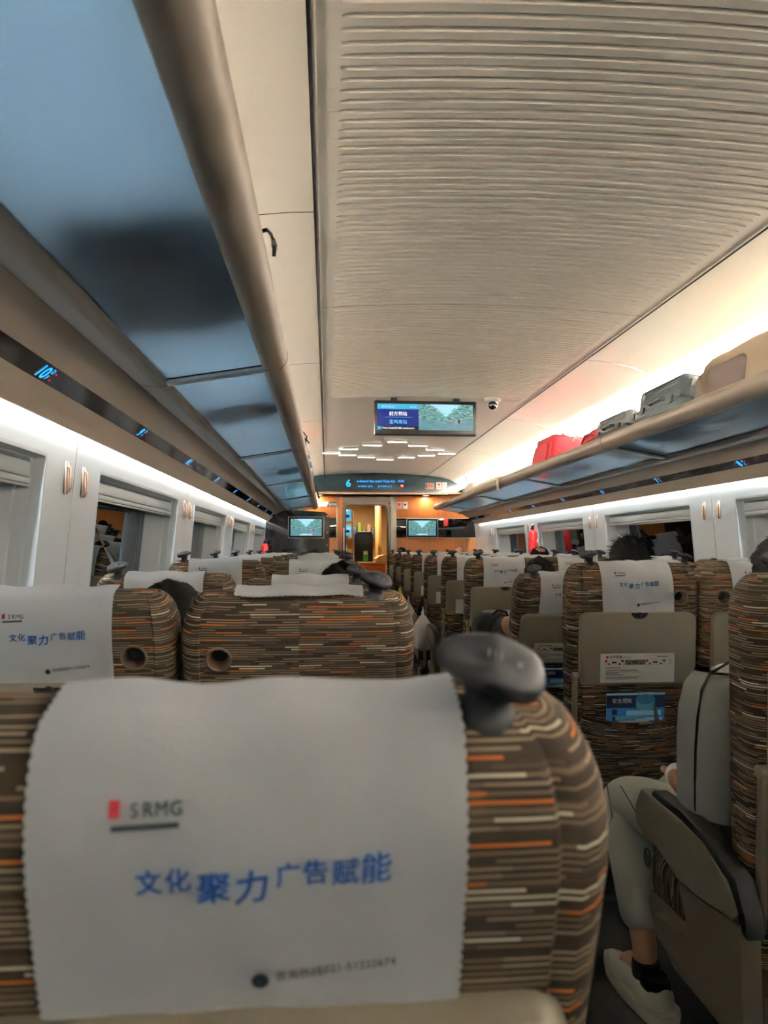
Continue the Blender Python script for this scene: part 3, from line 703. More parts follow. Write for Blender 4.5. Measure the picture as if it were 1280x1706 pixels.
# ------------------------------------------------------------------ things on the ceiling
t = empty('ceiling_screen', (0.005, 5.52, 2.30), 0, 'wide ceiling television with blue text panel and river picture', 'television')
w, h = 0.815, 0.275
b = B(); b.box((0, .02, 0), (w, .05, h), .010); b.build('casing', 'black', t)
b = B(); b.box((-.25, .03, h/2+.01), (.05, .03, .05), .004); b.box((.25, .03, h/2+.01), (.05, .03, .05), .004); b.build('ceiling_bracket', 'black', t)
def rect(x0, x1, z0, z1, m, nm, y=-.0065):
    b = B(); b.box(((x0+x1)/2, y, (z0+z1)/2), (x1-x0, .001, z1-z0)); return b.build(nm, m, t, smooth=False)
L, Rr, T, Bo = -w/2+.024, w/2-.030, h/2-.028, -h/2+.040
SX = L + (Rr-L)*.43
rect(L, SX, Bo+.030, T-.042, 'scr_navy', 'navy_panel'); rect(L, SX, T-.042, T, 'scr_cyan', 'cyan_bar'); rect(L, SX, Bo, Bo+.030, 'scr_black', 'black_bar')
rect(L, L+.03, Bo+.002, Bo+.028, 'scr_cyan', 'small_blue_mark', -.0075); rect(L+.06, SX-.05, (T+Bo)/2-.004, (T+Bo)/2-.001, 'scr_lblue', 'divider_line', -.0075)
def stext(txt, x, z, size, m, nm, bold=.001, al='CENTER'):
    me = text_me(txt, size, bold, align=al); me.materials.append(M[m]); o = link(nm, me, t)
    o.matrix_local = Matrix.Translation((x, -.008, z)) @ Matrix.Rotation(R(90), 4, 'X')
mx = (L+SX)/2
stext('前方到站', mx, (T+Bo)/2+.012, .036, 'scr_white', 'heading_text', .0006); stext('宝鸡南站', mx, (T+Bo)/2-.052, .036, 'scr_lblue', 'station_text', .0004)
stext('2024-06-21', L+.03, T-.032, .024, 'scr_pale', 'date_text', .0003, 'LEFT'); stext('10:25', SX-.075, T-.032, .024, 'scr_pale', 'clock_text', .0003, 'LEFT')
stext('Train Code:G3188, Lanzhouxi t', L+.036, Bo+.008, .0200, 'scr_white', 'running_text', .0005, 'LEFT')
e2 = empty('picture_area', ((SX+Rr)/2, 0, (T+Bo)/2)); e2.parent = t; river(Rr-SX, T-Bo, e2, y=-.0065)
for c in [x for x in bpy.data.objects if x.parent == e2]:
    mw = Matrix.Translation(e2.location) @ c.matrix_local; c.parent = t; c.matrix_local = mw
bpy.data.objects.remove(e2)

t = empty('security_camera', (0.525, 5.45, 2.445), 0, 'white dome security camera on the ceiling right of the television', 'security camera')
b = B(); b.lathe([(.065, .006), (.065, -.012), (.055, -.024), (0, -.026)], n=24); b.build('mounting_plate', 'white', t)
b = B(); b.ball((0.005, 0, -.042), .040, 20); b.build('dome', 'white', t)
b = B(); b.ball((0.0, -.012, -.050), .036, 20); b.build('lens_dome', 'glossblack', t)

bars = [(0, 0), (-1.0, 1), (1.0, 1), (-1.9, 2), (1.9, 2), (-2.75, 3), (2.75, 3), (-1.9, 4), (1.9, 4), (-1.0, 5), (1.0, 5), (0, 6)]
# ceiling light of twelve bars laid in a diamond
bl = [(0, 7.75), (-.26, 8.0), (.26, 8.0), (-.52, 8.26), (.50, 8.26), (-.72, 8.53), (.68, 8.50), (-.52, 8.80), (.47, 8.78), (-.27, 9.06), (.25, 9.06), (-.01, 9.32)]
WH = ['nearest point of the diamond', 'second on the left near side', 'second on the right near side', 'third on the left near side', 'third on the right near side', 'left point of the diamond', 'right point of the diamond',
      'second on the left far side', 'second on the right far side', 'third on the left far side', 'third on the right far side', 'farthest point of the diamond']
for (x, y), wh in zip(bl, WH):
    z = cz(x) - .012
    t = empty('light_bar', (x, y, z), 0, 'short white glowing ceiling bar, %s' % wh, 'ceiling light', 'white light bars in a diamond')
    b = B(); b.box((0, 0, .004), (.225, .024, .020), .006); b.build('housing', 'white', t)
    b = B(); b.box((0, 0, -.009), (.215, .016, .010), .004); b.build('diffuser', 'ledwhite', t)
# ------------------------------------------------------------------ seats
HB = 0.80                                    # height of the backrest above its pivot
def bw(z):
    if z < .35: return .222 + .016*max(0, z)/.35
    if z < .62: return .238 + .004*(z-.35)/.27
    return .242
def bd(z): return .052 + .008*min(1, max(0, z)/.6)
def bc(z): return -.012*math.sin(math.pi*min(1, max(0, z/.8)))       # slight curve of the spine
def back_loop(a, d, r, c):
    """rounded rectangle, starts at the middle of the rear face, goes round"""
    pts = []
    r = min(r, d*.98)
    def seg(p, q, n): 
        for k in range(n): pts.append((p[0]+(q[0]-p[0])*k/n, p[1]+(q[1]-p[1])*k/n))
    def arc(cx, cy, a0, n):
        for k in range(n): an = R(a0 + 90*k/n); pts.append((cx+r*math.cos(an), cy+r*math.sin(an)))
    seg((0, -d), (a-r-.006, -d), 5)
    pts.append((a-r-.003, -d+.0035)); 
    arc(a-r, -d+r, -90, 5); seg((a, -d+r), (a, d-r), 2); arc(a-r, d-r, 0, 5)
    seg((a-r, d), (-a+r, d), 8); arc(-a+r, d-r, 90, 5); seg((-a, d-r), (-a, -d+r), 2); arc(-a+r, -d+r, 180, 5)
    pts.append((-a+r+.003, -d+.0035))
    seg((-a+r+.006, -d), (0, -d), 5)
    return [(x, y+c) for x, y in pts]
LV = [(z, 0) for z in (-.02, .05, .12, .2, .28, .36, .44, .52, .58, .64, .68, .71)] + [(.71+.09*math.sin(R(p)), p) for p in (12, 24, 36, 48, 60, 70, 80, 90)]
def lvl(z, p):
    k = 1-math.cos(R(p))
    return bw(min(z, .71)) - .046*k, bd(.6 if p else z) - .046*k, .038*(1-k*.6), bc(z)
def back_bm():
    b = B(); loops = []
    for z, p in LV:
        a, d, r, c = lvl(z, p); loops.append([(x, y, z) for x, y in back_loop(a, d, r, c)])
    n = len(loops[0]); vs = []; arcs = []; va = [0]
    for j, lp in enumerate(loops):
        if j:
            dz = lp[0][2]-loops[j-1][0][2]; dy = lp[0][1]-loops[j-1][0][1]; va.append(va[-1]+math.hypot(dz, dy))
    base = loops[8]; al = [0]
    for i in range(n): p, q = base[i], base[(i+1) % n]; al.append(al[-1]+math.dist(p, q))
    b.grid(lambda i, j: loops[j][i], n, len(loops), closeu=True, uvf=lambda i, j: (al[i], va[j]))
    b.bm.verts.ensure_lookup_table()
    top = b.bm.verts[-n:]; c0 = b.bm.verts.new((0, bc(.8), HB+.0015))
    for i in range(n):
        f = b.face([top[i], top[(i+1) % n], c0])
        if f:
            for l in f.loops: l[b.uv].uv = (l.vert.co.x, va[-1]+.02+(l.vert.co.y-bc(.8)))
    bot = b.bm.verts[:n]; b.face(bot[::-1])
    return b
def rear_y(z):                               # y of the rear surface at mid width
    z = min(z, HB)
    if z <= .71: return -bd(z)+bc(z)
    p = math.degrees(math.asin(min(1, (z-.71)/.09))); a, d, r, c = lvl(z, p); return -d+c
ROT = Euler((R(90), 0, 0))
HOLE = (.163, .682)
_bo = back_bm().build('backrest', 'fabric')
_cut = B(); _cut.lathe([(.0, -.045), (.0235, -.045), (.0235, .05), (0, .05)], (HOLE[0], -.06, HOLE[1]), n=28, rot=ROT); _cut = _cut.build('cut', 'fabric')
_md = _bo.modifiers.new('hole', 'BOOLEAN'); _md.object = _cut; _md.operation = 'DIFFERENCE'; _md.solver = 'EXACT'
eval_mesh(_bo); bpy.data.objects.remove(_cut)
BACK_R = _bo.data; bpy.data.objects.remove(_bo)
BACK_R.shade_smooth(); BACK_R.set_sharp_from_angle(angle=R(40))
BACK_L = BACK_R.copy()                       # mirrored: recess on the other side
for v in BACK_L.vertices: v.co.x *= -1
BACK_L.flip_normals()

def on_back(o, th):                          # places a part built in the backrest frame
    o.location = (0, 0, .42); o.rotation_euler = (R(th), 0, 0); return o
def plank(b, x0, x1, z0, z1, y, th, r, n=5, topround=True):
    """plate with rounded corners lying in the rear plane"""
    pts = []
    for cx, czz, a0 in ((x1-r, z1-r, 0), (x0+r, z1-r, 90), (x0+r*.4, z0+r*.4, 180), (x1-r*.4, z0+r*.4, 270)):
        rr_ = r if a0 < 180 else r*.4
        for k in range(n+1): an = R(a0+90*k/n); pts.append((cx+rr_*math.cos(an), czz+rr_*math.sin(an)))
    e = .004
    cx, czz = (x0+x1)/2, (z0+z1)/2
    def ring(sh, yy): return [b.bm.verts.new((cx+(p[0]-cx)*(1-sh/(x1-x0)*2), yy, czz+(p[1]-czz)*(1-sh/(z1-z0)*2))) for p in pts]
    R0, R1, R2, R3 = ring(0, y), ring(0, y-th+e), ring(e*.4, y-th+e*.3), ring(e, y-th)
    for A, C in ((R0, R1), (R1, R2), (R2, R3)):
        for i in range(len(A)): b.face([A[i], A[(i+1) % len(A)], C[(i+1) % len(A)], C[i]])
    b.face(R3); b.face(R0[::-1])

def make_seat(side, aisle, window, th, detail, sticker=True):
    """side = +1 grab handle at the right top corner, recess at the left; aisle/window = side of the aisle / wall armrest or 0"""
    t = empty('train_seat', (0, 0, 0))
    me = BACK_L if side > 0 else BACK_R
    on_back(link('backrest', me, t), th); 
    hx = -side*HOLE[0]; hz = HOLE[1]; ry = rear_y(hz)
    b = B(); b.lathe([(.0275, -.002), (.0275, .0015), (.0245, .0028), (.0225, .001), (.0185, -.020), (.018, -.034), (0, -.034)], (hx, ry, hz), n=26, rot=ROT, caps=False)
    rec = on_back(b.build('hook_recess', 'funnel', t), th)
    b = B(); b.lathe([(.0165, 0), (.0165, .014), (.0150, .016), (0, .0165)], (hx, ry+.033, hz+.003), n=20, rot=ROT, caps=False)
    r2 = b.build('dark_hole', 'black', rec)
    # grab handle with slanted paddle
    hxx = side*.158
    b = B(); b.lathe([(.022, -.010), (.021, .002), (.0175, .006), (.0150, .010), (.0145, .018), (.016, .028), (.018, .034)], (hxx, bc(.8)-.010, HB-.004), n=24, sy=.9)
    h = on_back(b.build('grab_handle', 'handle', t), th)
    b = B(); n = 32
    rg = []
    for sc, zz in ((.0, -.008), (.45, -.0085), (.84, -.0065), (.97, -.002), (1.0, .003), (.985, .007), (.93, .0105), (.80, .0125), (.5, .0125), (0, .0125)):
        ring = []
        for k in range(n):
            an = 2*math.pi*k/n; cx = math.copysign(abs(math.cos(an))**.85, math.cos(an)); sy = math.copysign(abs(math.sin(an))**.8, math.sin(an))
            x = .0350*cx*sc; y = .025*sy*sc*(1+.12*cx*side)
            ring.append((x, y, .72*zz*(1+.25*cx*side) + .004*max(0, 1-abs(cx))))
        rg.append(ring)
    b.grid(lambda i, j: rg[j][i], n, len(rg), closeu=True)
    bmesh.ops.remove_doubles(b.bm, verts=b.bm.verts, dist=1e-5)
    mt = Matrix.Translation((hxx, bc(.8)-.012, HB+.031)) @ Euler((R(8), side*R(14), side*R(-14))).to_matrix().to_4x4()
    bmesh.ops.transform(b.bm, matrix=mt, verts=b.bm.verts)
    b.build('paddle', 'handle', h, angle=60)
    if detail > 1:
        b = B()
        for dx in (-.004, .0, .004): 
            b.box((dx, .0, .0), (.0014, .008, .0004)); 
        b.box((.016, -.003, 0), (.003, .005, .0004))
        bmesh.ops.transform(b.bm, matrix=mt @ Matrix.Translation((0, 0, .0125)), verts=b.bm.verts)
        b.build('seat_number_mark', 'grey_case', h, smooth=False)
    # tray table with latch and arms
    ty = rear_y(.5)
    b = B(); plank(b, -.212, .212, .375, .632, ty+.004, .026, .030); tr = on_back(b.build('tray_table', 'beige', t, angle=50), th)
    yt = ty-.0225
    b = B(); q = 16
    vs = [b.bm.verts.new((.026*math.cos(math.pi+math.pi*k/q), yt-.0004, .632+.018*math.sin(math.pi+math.pi*k/q))) for k in range(q+1)]; b.face(vs)
    for k in range(q):
        a0, a1 = math.pi+math.pi*k/q, math.pi+math.pi*(k+1)/q
        b.box(((.0275*(math.cos(a0)+math.cos(a1))/2), yt-.001, .632+.0195*(math.sin(a0)+math.sin(a1))/2), (.0062, .003, .0034), rot=Euler((0, -(a0+a1)/2+R(90), 0)))
    b.lathe([(.010, 0), (.010, .004), (.006, .006), (0, .006)], (0, yt, .626), n=14, rot=ROT)
    b.build('tray_latch', 'dark' if False else 'handle', tr)
    for sx in (-1, 1):
        b = B(); b.box((sx*.226, ty-.008, .24), (.018, .022, .33), .006); b.lathe([(.014, -.011), (.014, .011)], (sx*.226, ty-.008, .405), n=16, rot=Euler((0, R(90), 0)))
        b.lathe([(.005, 0), (.004, .002), (0, .003)], (sx*.226, ty-.020, .40), n=10, rot=ROT)
        on_back(b.build('tray_arm', 'beigedark', t), th)
    # fabric pocket
    def pk(i, j):
        x = -.198 + .396*i/20; s_ = abs(x)/.198
        ztop = .262 - .030*(1-s_**2)*1.0; z = .05 + (ztop-.05)*j/8
        bul = .016*(1-s_**4)*(0.35+0.65*j/8)
        return (x, rear_y(z)-.004-bul, z)
    b = B(); b.grid(pk, 21, 9, uvf=lambda i, j: (-.198+.396*i/20+.7, .05+.19*j/8+.31))
    def pk2(i, j):
        x, y, z = pk(i, 8); return (x, y+.006*j*.5-(.001 if j == 1 else 0), z+.0035*math.sin(math.pi*j/2*.9))
    b.grid(pk2, 21, 3, uvf=lambda i, j: (-.198+.396*i/20+.7, .51+.003*j))
    on_back(b.build('magazine_pocket', 'fabric', t), th)
    if sticker:
        st = make_sticker(tr, yt, full=detail > 1)
    # cushion
    b = B(); a, c = [], []
    for z, sh, f in ((.325, .02, .0), (.335, .004, 0), (.37, 0, .0), (.42, .0, .0), (.445, .008, -.005), (.458, .03, -.02), (.462, .07, -.05)):
        lp = [(x*1.0, y) for x, y in back_loop(.222-sh, .215-sh, .06, 0)]
        a.append([(x, y+.245, z) for x, y in lp])
    va = [0, .01, .045, .095, .125, .15, .19]; n = len(a[0])
    al = [0]
    for i in range(n): al.append(al[-1]+math.dist(a[2][i], a[2][(i+1) % n]))
    b.grid(lambda i, j: a[j][i], n, len(a), closeu=True, uvf=lambda i, j: (va[j]*1.0, al[i]))
    b.bm.verts.ensure_lookup_table(); f = b.face(b.bm.verts[-n:]); b.face(b.bm.verts[:n][::-1])
    if f:
        for l in f.loops: l[b.uv].uv = (l.vert.co.y, l.vert.co.x)
    b.build('seat_cushion', 'fabric', t, angle=60)
    # base and pedestal
    b = B(); b.prism([(-.08, .36), (.42, .34), (.44, .30), (.40, .24), (.30, .20), (-.02, .20), (-.08, .26)], 'x', -.221, .221)
    b.build('seat_base', 'beigedark', t, angle=30)
    b = B(); b.box((0, .15, .11), (.20, .26, .22), .02); b.box((0, .15, .012), (.28, .40, .024), .006); b.build('pedestal', 'dark', t)
    for sx, kind in ((aisle, 'a'), (window, 'w')):
        if not sx: continue
        x0 = sx*(.275 if kind == 'a' else .244)
        ln = .045 if kind == 'a' else .030
        pl = [(.31, .650), (.345, .60), (.345, .556), (.285, .530), (.225, .545), (.125, .505), (0, .51), (-.10, .523), (-.125, .55), (-.09, .60), (0, .632), (.10, .650)]
        b = B(); b.prism(pl, 'x', x0-ln/2, x0+ln/2)
        es = [e for e in b.bm.edges if abs(e.verts[0].co.x-e.verts[1].co.x) < 1e-6]
        bmesh.ops.bevel(b.bm, geom=es, offset=.006, segments=2, affect='EDGES', profile=.5)
        ar = b.build('armrest', 'beige', t, angle=40)
        pt = [(.255, .652), (.10, .653), (0, .635), (-.085, .604), (-.120, .555), (-.130, .520), (-.145, .510), (-.145, .550), (-.112, .612), (-.02, .650), (.10, .668), (.245, .667)]
        b = B(); b.prism(pt, 'x', x0-ln*.46, x0+ln*.46)
        es = [e for e in b.bm.edges if abs(e.verts[0].co.x-e.verts[1].co.x) < 1e-6]
        bmesh.ops.bevel(b.bm, geom=es, offset=.005, segments=2, affect='EDGES', profile=.5)
        b.build('armrest_pad', 'pad', ar, angle=40)
        if kind == 'a':
            sp_ = [(.30, .455), (.32, .36), (.26, .30), (.12, .255), (-.14, .24), (-.15, .55), (-.13, .53), (-.02, .445), (.12, .50), (.2, .52), (.27, .50)]
            sp_ = [(.125, .507), (.06, .395), (.24, .375), (.262, .35), (.235, .315), (.04, .30), (-.13, .28), (-.13, .535), (-.10, .522)]
            b = B(); b.prism(sp_, 'x', x0-ln*.5-sx*.0, x0+ln*.5)
            es = [e for e in b.bm.edges if abs(e.verts[0].co.x-e.verts[1].co.x) < 1e-6]
            bmesh.ops.bevel(b.bm, geom=es, offset=.006, segments=2, affect='EDGES', profile=.5)
            sd = b.build('side_panel', 'beigedark', t, angle=40)
    return t

def make_sticker(tr, yt, full):
    """white notice on the tray: header, three carriages, lines of small print (no codes)"""
    b = B(); x0, x1, z0, z1 = -.140, .132, .384, .488
    def q(xa, xb, za, zb, mi, lift):
        b.mi = mi; vs = [b.bm.verts.new(p) for p in ((xa, yt-lift, za), (xb, yt-lift, za), (xb, yt-lift, zb), (xa, yt-lift, zb))]; b.face(vs)
    b.box(((x0+x1)/2, yt-.0006, (z0+z1)/2), (x1-x0, .0016, z1-z0))
    if full:
        L = .0018
        W_ = x1-x0; H_ = z1-z0
        def fx(u): return x0+u*W_
        def fz(v): return z1-v*H_
        for u0, u1, mi in ((.06, .31, 1), (.33, .60, 3), (.61, .87, 1)):
            q(fx(u0), fx(u1), fz(.39), fz(.385)+.0, 2, L); q(fx(u0), fx(u1), fz(.22), fz(.215), 2, L)
            q(fx(u0), fx(u0+.004), fz(.39), fz(.22), 2, L); q(fx(u1), fx(u1+.004), fz(.39), fz(.22), 2, L)
            if mi == 3: q(fx(u0), fx(u1), fz(.385), fz(.225), 3, L-.0001)
            q(fx(u0), fx(u0+.03), fz(.30), fz(.22), 4, L+.0001); q(fx(u1-.035), fx(u1), fz(.30), fz(.22), 4, L+.0001)
            q(fx(u0+.04), fx(u0+.065), fz(.38), fz(.33), 2, L+.0001); q(fx(u1-.07), fx(u1-.04), fz(.38), fz(.33), 2, L+.0001)
            q(fx((u0+u1)/2-.035), fx((u0+u1)/2+.03), fz(.335), fz(.275), 2, L+.0001)
        for v, u1 in ((.49, .27), (.53, .46), (.59, .50), (.64, .55), (.67, .25), (.73, .31), (.78, .55), (.84, .50), (.89, .38)):
            q(fx(.07), fx(u1), fz(v+.012), fz(v-.010 if v not in (.53, .64, .78, .89) else v+.004), 2, L)
        for v in (.22, .29, .36): q(fx(.92), fx(.96), fz(v+.012), fz(v-.004), 2, L)
        q(fx(.76), fx(.91), fz(.125), fz(.10), 2, L)
    o = b.build('notice_sticker', ['paper', 'paper', 'darkink', 'grey_case', 'redink'], tr, smooth=False)
    if full:
        for tx, u, v, s_, m, nm in (('全列禁烟', .125, .15, .0105, 'darkink', 'sticker_heading'), ('No Smoking', .26, .145, .0065, 'redink', 'sticker_english')):
            pass
        me = text_me('全列禁烟', .0115, .0002); me.materials.append(M['darkink'])
        me2 = text_me('No Smoking', .0072, .0001)
        bb = B(); bb.mesh(me, Matrix.Translation((x0+.12*(x1-x0), yt-.0022, z1-.155*(z1-z0))) @ Matrix.Rotation(R(90), 4, 'X'))
        bb.mesh(me2, Matrix.Translation((x0+.27*(x1-x0), yt-.0022, z1-.145*(z1-z0))) @ Matrix.Rotation(R(90), 4, 'X'))
        bb.mi = 1; bb.lathe([(.005, 0), (.0035, .0002)], (x0+.09*(x1-x0), yt-.0020, z1-.12*(z1-z0)), n=14, rot=ROT)
        bb.box((x0+.09*(x1-x0), yt-.0021, z1-.12*(z1-z0)), (.007, .0002, .0012), rot=Euler((0, R(40), 0)))
        on = bb.build('sticker_print', ['darkink', 'redink'], tr, smooth=False)
    return o

# headrest covers -----------------------------------------------------------
def cover_path(zr, zf, n):
    """(y, z) points from the rear bottom edge over the top to the front edge"""
    P_ = []
    m = 400
    z = zr; 
    for k in range(61): zz = zr+(.71-zr)*k/60; P_.append((rear_y(zz), zz))
    for p in range(3, 91, 3): zz = .71+.09*math.sin(R(p)); a, d, r, c = lvl(zz, p); P_.append((-d+c, zz))
    for p in range(90, 0, -3): zz = .71+.09*math.sin(R(p)); a, d, r, c = lvl(zz, p); P_.append((d+c, zz))
    for k in range(21): zz = .71+(zf-.71)*k/20; P_.append((bd(zz)+bc(zz), zz))
    if zr > .71:
        P_ = [q for i, q in enumerate(P_) if i > 60 and not (i < 92 and q[1] < zr)]
    if zf > .71: P_ = P_[:-21]; P_ = [q for i, q in enumerate(P_) if not (i > len(P_)-31 and q[1] < zf and q[0] > bc(.8))]
    L_ = [0]
    for i in range(1, len(P_)): L_.append(L_[-1]+math.dist(P_[i], P_[i-1]))
    return P_, L_
def cover_mesh(hw=.131, zr=.60, zf=.62, nu=60, nv=200, seed=0, off=.004, bottom=None, lift=0.0, skew=0.0):
    P_, L_ = cover_path(zr, zf, 0); tot = L_[-1]; rnd = random.Random(seed)
    ph = [rnd.uniform(0, 6.28) for _ in range(8)]
    def at(s):
        s = max(0, min(tot-1e-6, s)); 
        for i in range(1, len(L_)):
            if L_[i] >= s: f = (s-L_[i-1])/(L_[i]-L_[i-1]); break
        p = Vector((P_[i-1][0]+(P_[i][0]-P_[i-1][0])*f, P_[i-1][1]+(P_[i][1]-P_[i-1][1])*f))
        tg = Vector((P_[i][0]-P_[i-1][0], P_[i][1]-P_[i-1][1])).normalized(); nr = Vector((-tg.y, tg.x))
        return p, nr
    cache = {}
    def fn(i, j):
        u = i/(nu-1)*2-1; s = tot*j/(nv-1)
        if bottom: s = bottom(u) + (tot-bottom(u))*j/(nv-1)
        sc = .0016*abs(math.sin(math.pi*s/.0072)) if abs(u) > .999 else 0
        x = u*(hw+ (sc if abs(u) > .999 else 0)) + skew*(s-tot*.5)*.3
        if j in (0, nv-1): s += (.0016*abs(math.sin(math.pi*x/.0072)))*(-1 if j == 0 else 1)
        p, nr = at(max(0, s)); 
        if s < 0: p = p + Vector((0, s))
        w = off + .0007*math.sin(u*5+ph[0])*math.sin(s*30+ph[1]) + .0005*math.sin(u*11+s*40+ph[2]) + .0004*math.sin(u*3-s*60+ph[3])
        edge = max(0, 1-s/.05); w += edge*.002*(1+math.sin(u*4+ph[4]))
        top = math.exp(-((p.y-.80)/.012)**2); w += top*(.0025+.002*math.sin(u*7+ph[5])+lift)
        return (x, p.x-0.0+nr.x*w, p.y+nr.y*w)
    b = B(); b.grid(fn, nu, nv)
    return b, fn
def cover_thing(me_mat, th, label, group, prints, loc, meshdata, mirror=False):
    t = empty('headrest_cover', (0, 0, 0), 0, label, 'headrest cover', group)
    t.matrix_world = Matrix.Translation(loc) @ Matrix.Translation((0, 0, .42)) @ Matrix.Rotation(R(th), 4, 'X')
    link('cloth', meshdata, t)
    for nm, me in prints: link(nm, me, t)
    return t
# prints, in the backrest frame
def flat_print(parts, name):
    """parts = (text, size, x, z, rot, bold, shear); returns a mesh pressed on the rear plane of the cover"""
    b = B()
    for tx, sz, x, z, rot, bold, sh in parts:
        me = text_me(tx, sz, bold, sh)
        b.mesh(me, Matrix.Translation((x, 0, z)) @ Matrix.Rotation(R(90), 4, 'X') @ Matrix.Rotation(R(rot), 4, 'Z')); bpy.data.meshes.remove(me)
    return b
def press(b, lift=.0068):
    for v in b.bm.verts: v.co.y = rear_y(v.co.z) - lift - .004*max(0, 1-(v.co.z-.585)/.05)*1.0
    return b
def finish(b, name, mats):
    o = b.build(name, mats, smooth=False); me = o.data; bpy.data.objects.remove(o); return me
sl = flat_print([('文', .0215, -.0745, .666, 2, .0006, 0), ('化', .0215, -.0510, .667, 3, .0006, 0), ('聚', .0285, -.0265, .656, 4, .0006, .12), ('力', .030, .0040, .654, 8, .0008, .2),
                 ('广', .0215, .0390, .668, 4, .0006, 0), ('告', .0215, .0615, .670, 3, .0006, 0), ('赋', .0235, .0845, .668, 4, .0004, .12), ('能', .0270, .1085, .669, 5, .0005, .12)], 's')
for v in sl.bm.verts: v.co.x = v.co.x*.70 - .013; v.co.z = .722+(v.co.z-.664)*.72
PR_SLOGAN = finish(press(sl), 'slogan', ['blueink'])
lg = flat_print([('S', .012, -.0765, .7225, 2, .0002, 0), ('R', .012, -.0685, .7228, 2, .0002, 0), ('M', .012, -.0605, .723, 2, .0001, 0), ('G', .012, -.0505, .7232, 2, .0002, 0)], 'l')
lg.mi = 0; lg.box((-.0665, 0, .7168), (.045, .0004, .0038), rot=Euler((0, R(-2), 0))); lg.mi = 1
lg.box((-.0870, 0, .7275), (.0070, .0004, .0105), .001); lg.mi = 0
lg.box((-.0870, 0, .7275), (.0030, .0006, .0012), rot=Euler((0, R(-30), 0)))
for v in lg.bm.verts: v.co.x = -.060+(v.co.x+.067)*.85; v.co.z = .7655+(v.co.z-.722)*.85
PR_LOGO = finish(press(lg), 'logo', ['darkink', 'redink'])
ht = flat_print([('咨询热线:', .0085, .022, .6115, 6, .0001, 0), ('021-51222674', .0088, .056, .6160, 5, .0001, 0)], 'h')
ht.lathe([(.0062, 0), (0, .0002)], (.0115, 0, .6115), n=18, rot=ROT)
for v in ht.bm.verts: v.co.z = .657+(v.co.z-.6115)*.9; v.co.x = .004+(v.co.x-.0115)*.86
PR_HOT = finish(press(ht, .0072), 'hotline', ['darkink'])
PRINTS = [('slogan', PR_SLOGAN), ('logo', PR_LOGO), ('hotline_text', PR_HOT)]
def cm(**k):
    b, fn = cover_mesh(**k); o = b.build('c', 'cover', angle=80); me = o.data; bpy.data.objects.remove(o)
    sol = None
    return me
CM_FRONT = cm(nu=90, nv=420, seed=3, zr=.560, hw=.126, bottom=lambda u: .040*math.exp(-((u-.5)/.36)**2) + .020*max(0, u-.5)/.5)
CM_NEAR = cm(nu=70, nv=320, seed=8, zr=.603, hw=.131)
CM_SKEW = cm(nu=70, nv=320, seed=11, zr=.598, hw=.131, skew=-.12, bottom=lambda u: .012-.011*u)
CM_FAR = cm(nu=24, nv=90, seed=5, zr=.60, hw=.131)
CM_TOP = cm(nu=60, nv=60, seed=9, zr=.796, zf=.79, hw=.131, lift=.004)
CM_SHORT = cm(nu=60, nv=80, seed=12, zr=.765, zf=.74, hw=.131, lift=.0)
CM_LONG = cm(nu=50, nv=220, seed=14, zr=.565, hw=.131)

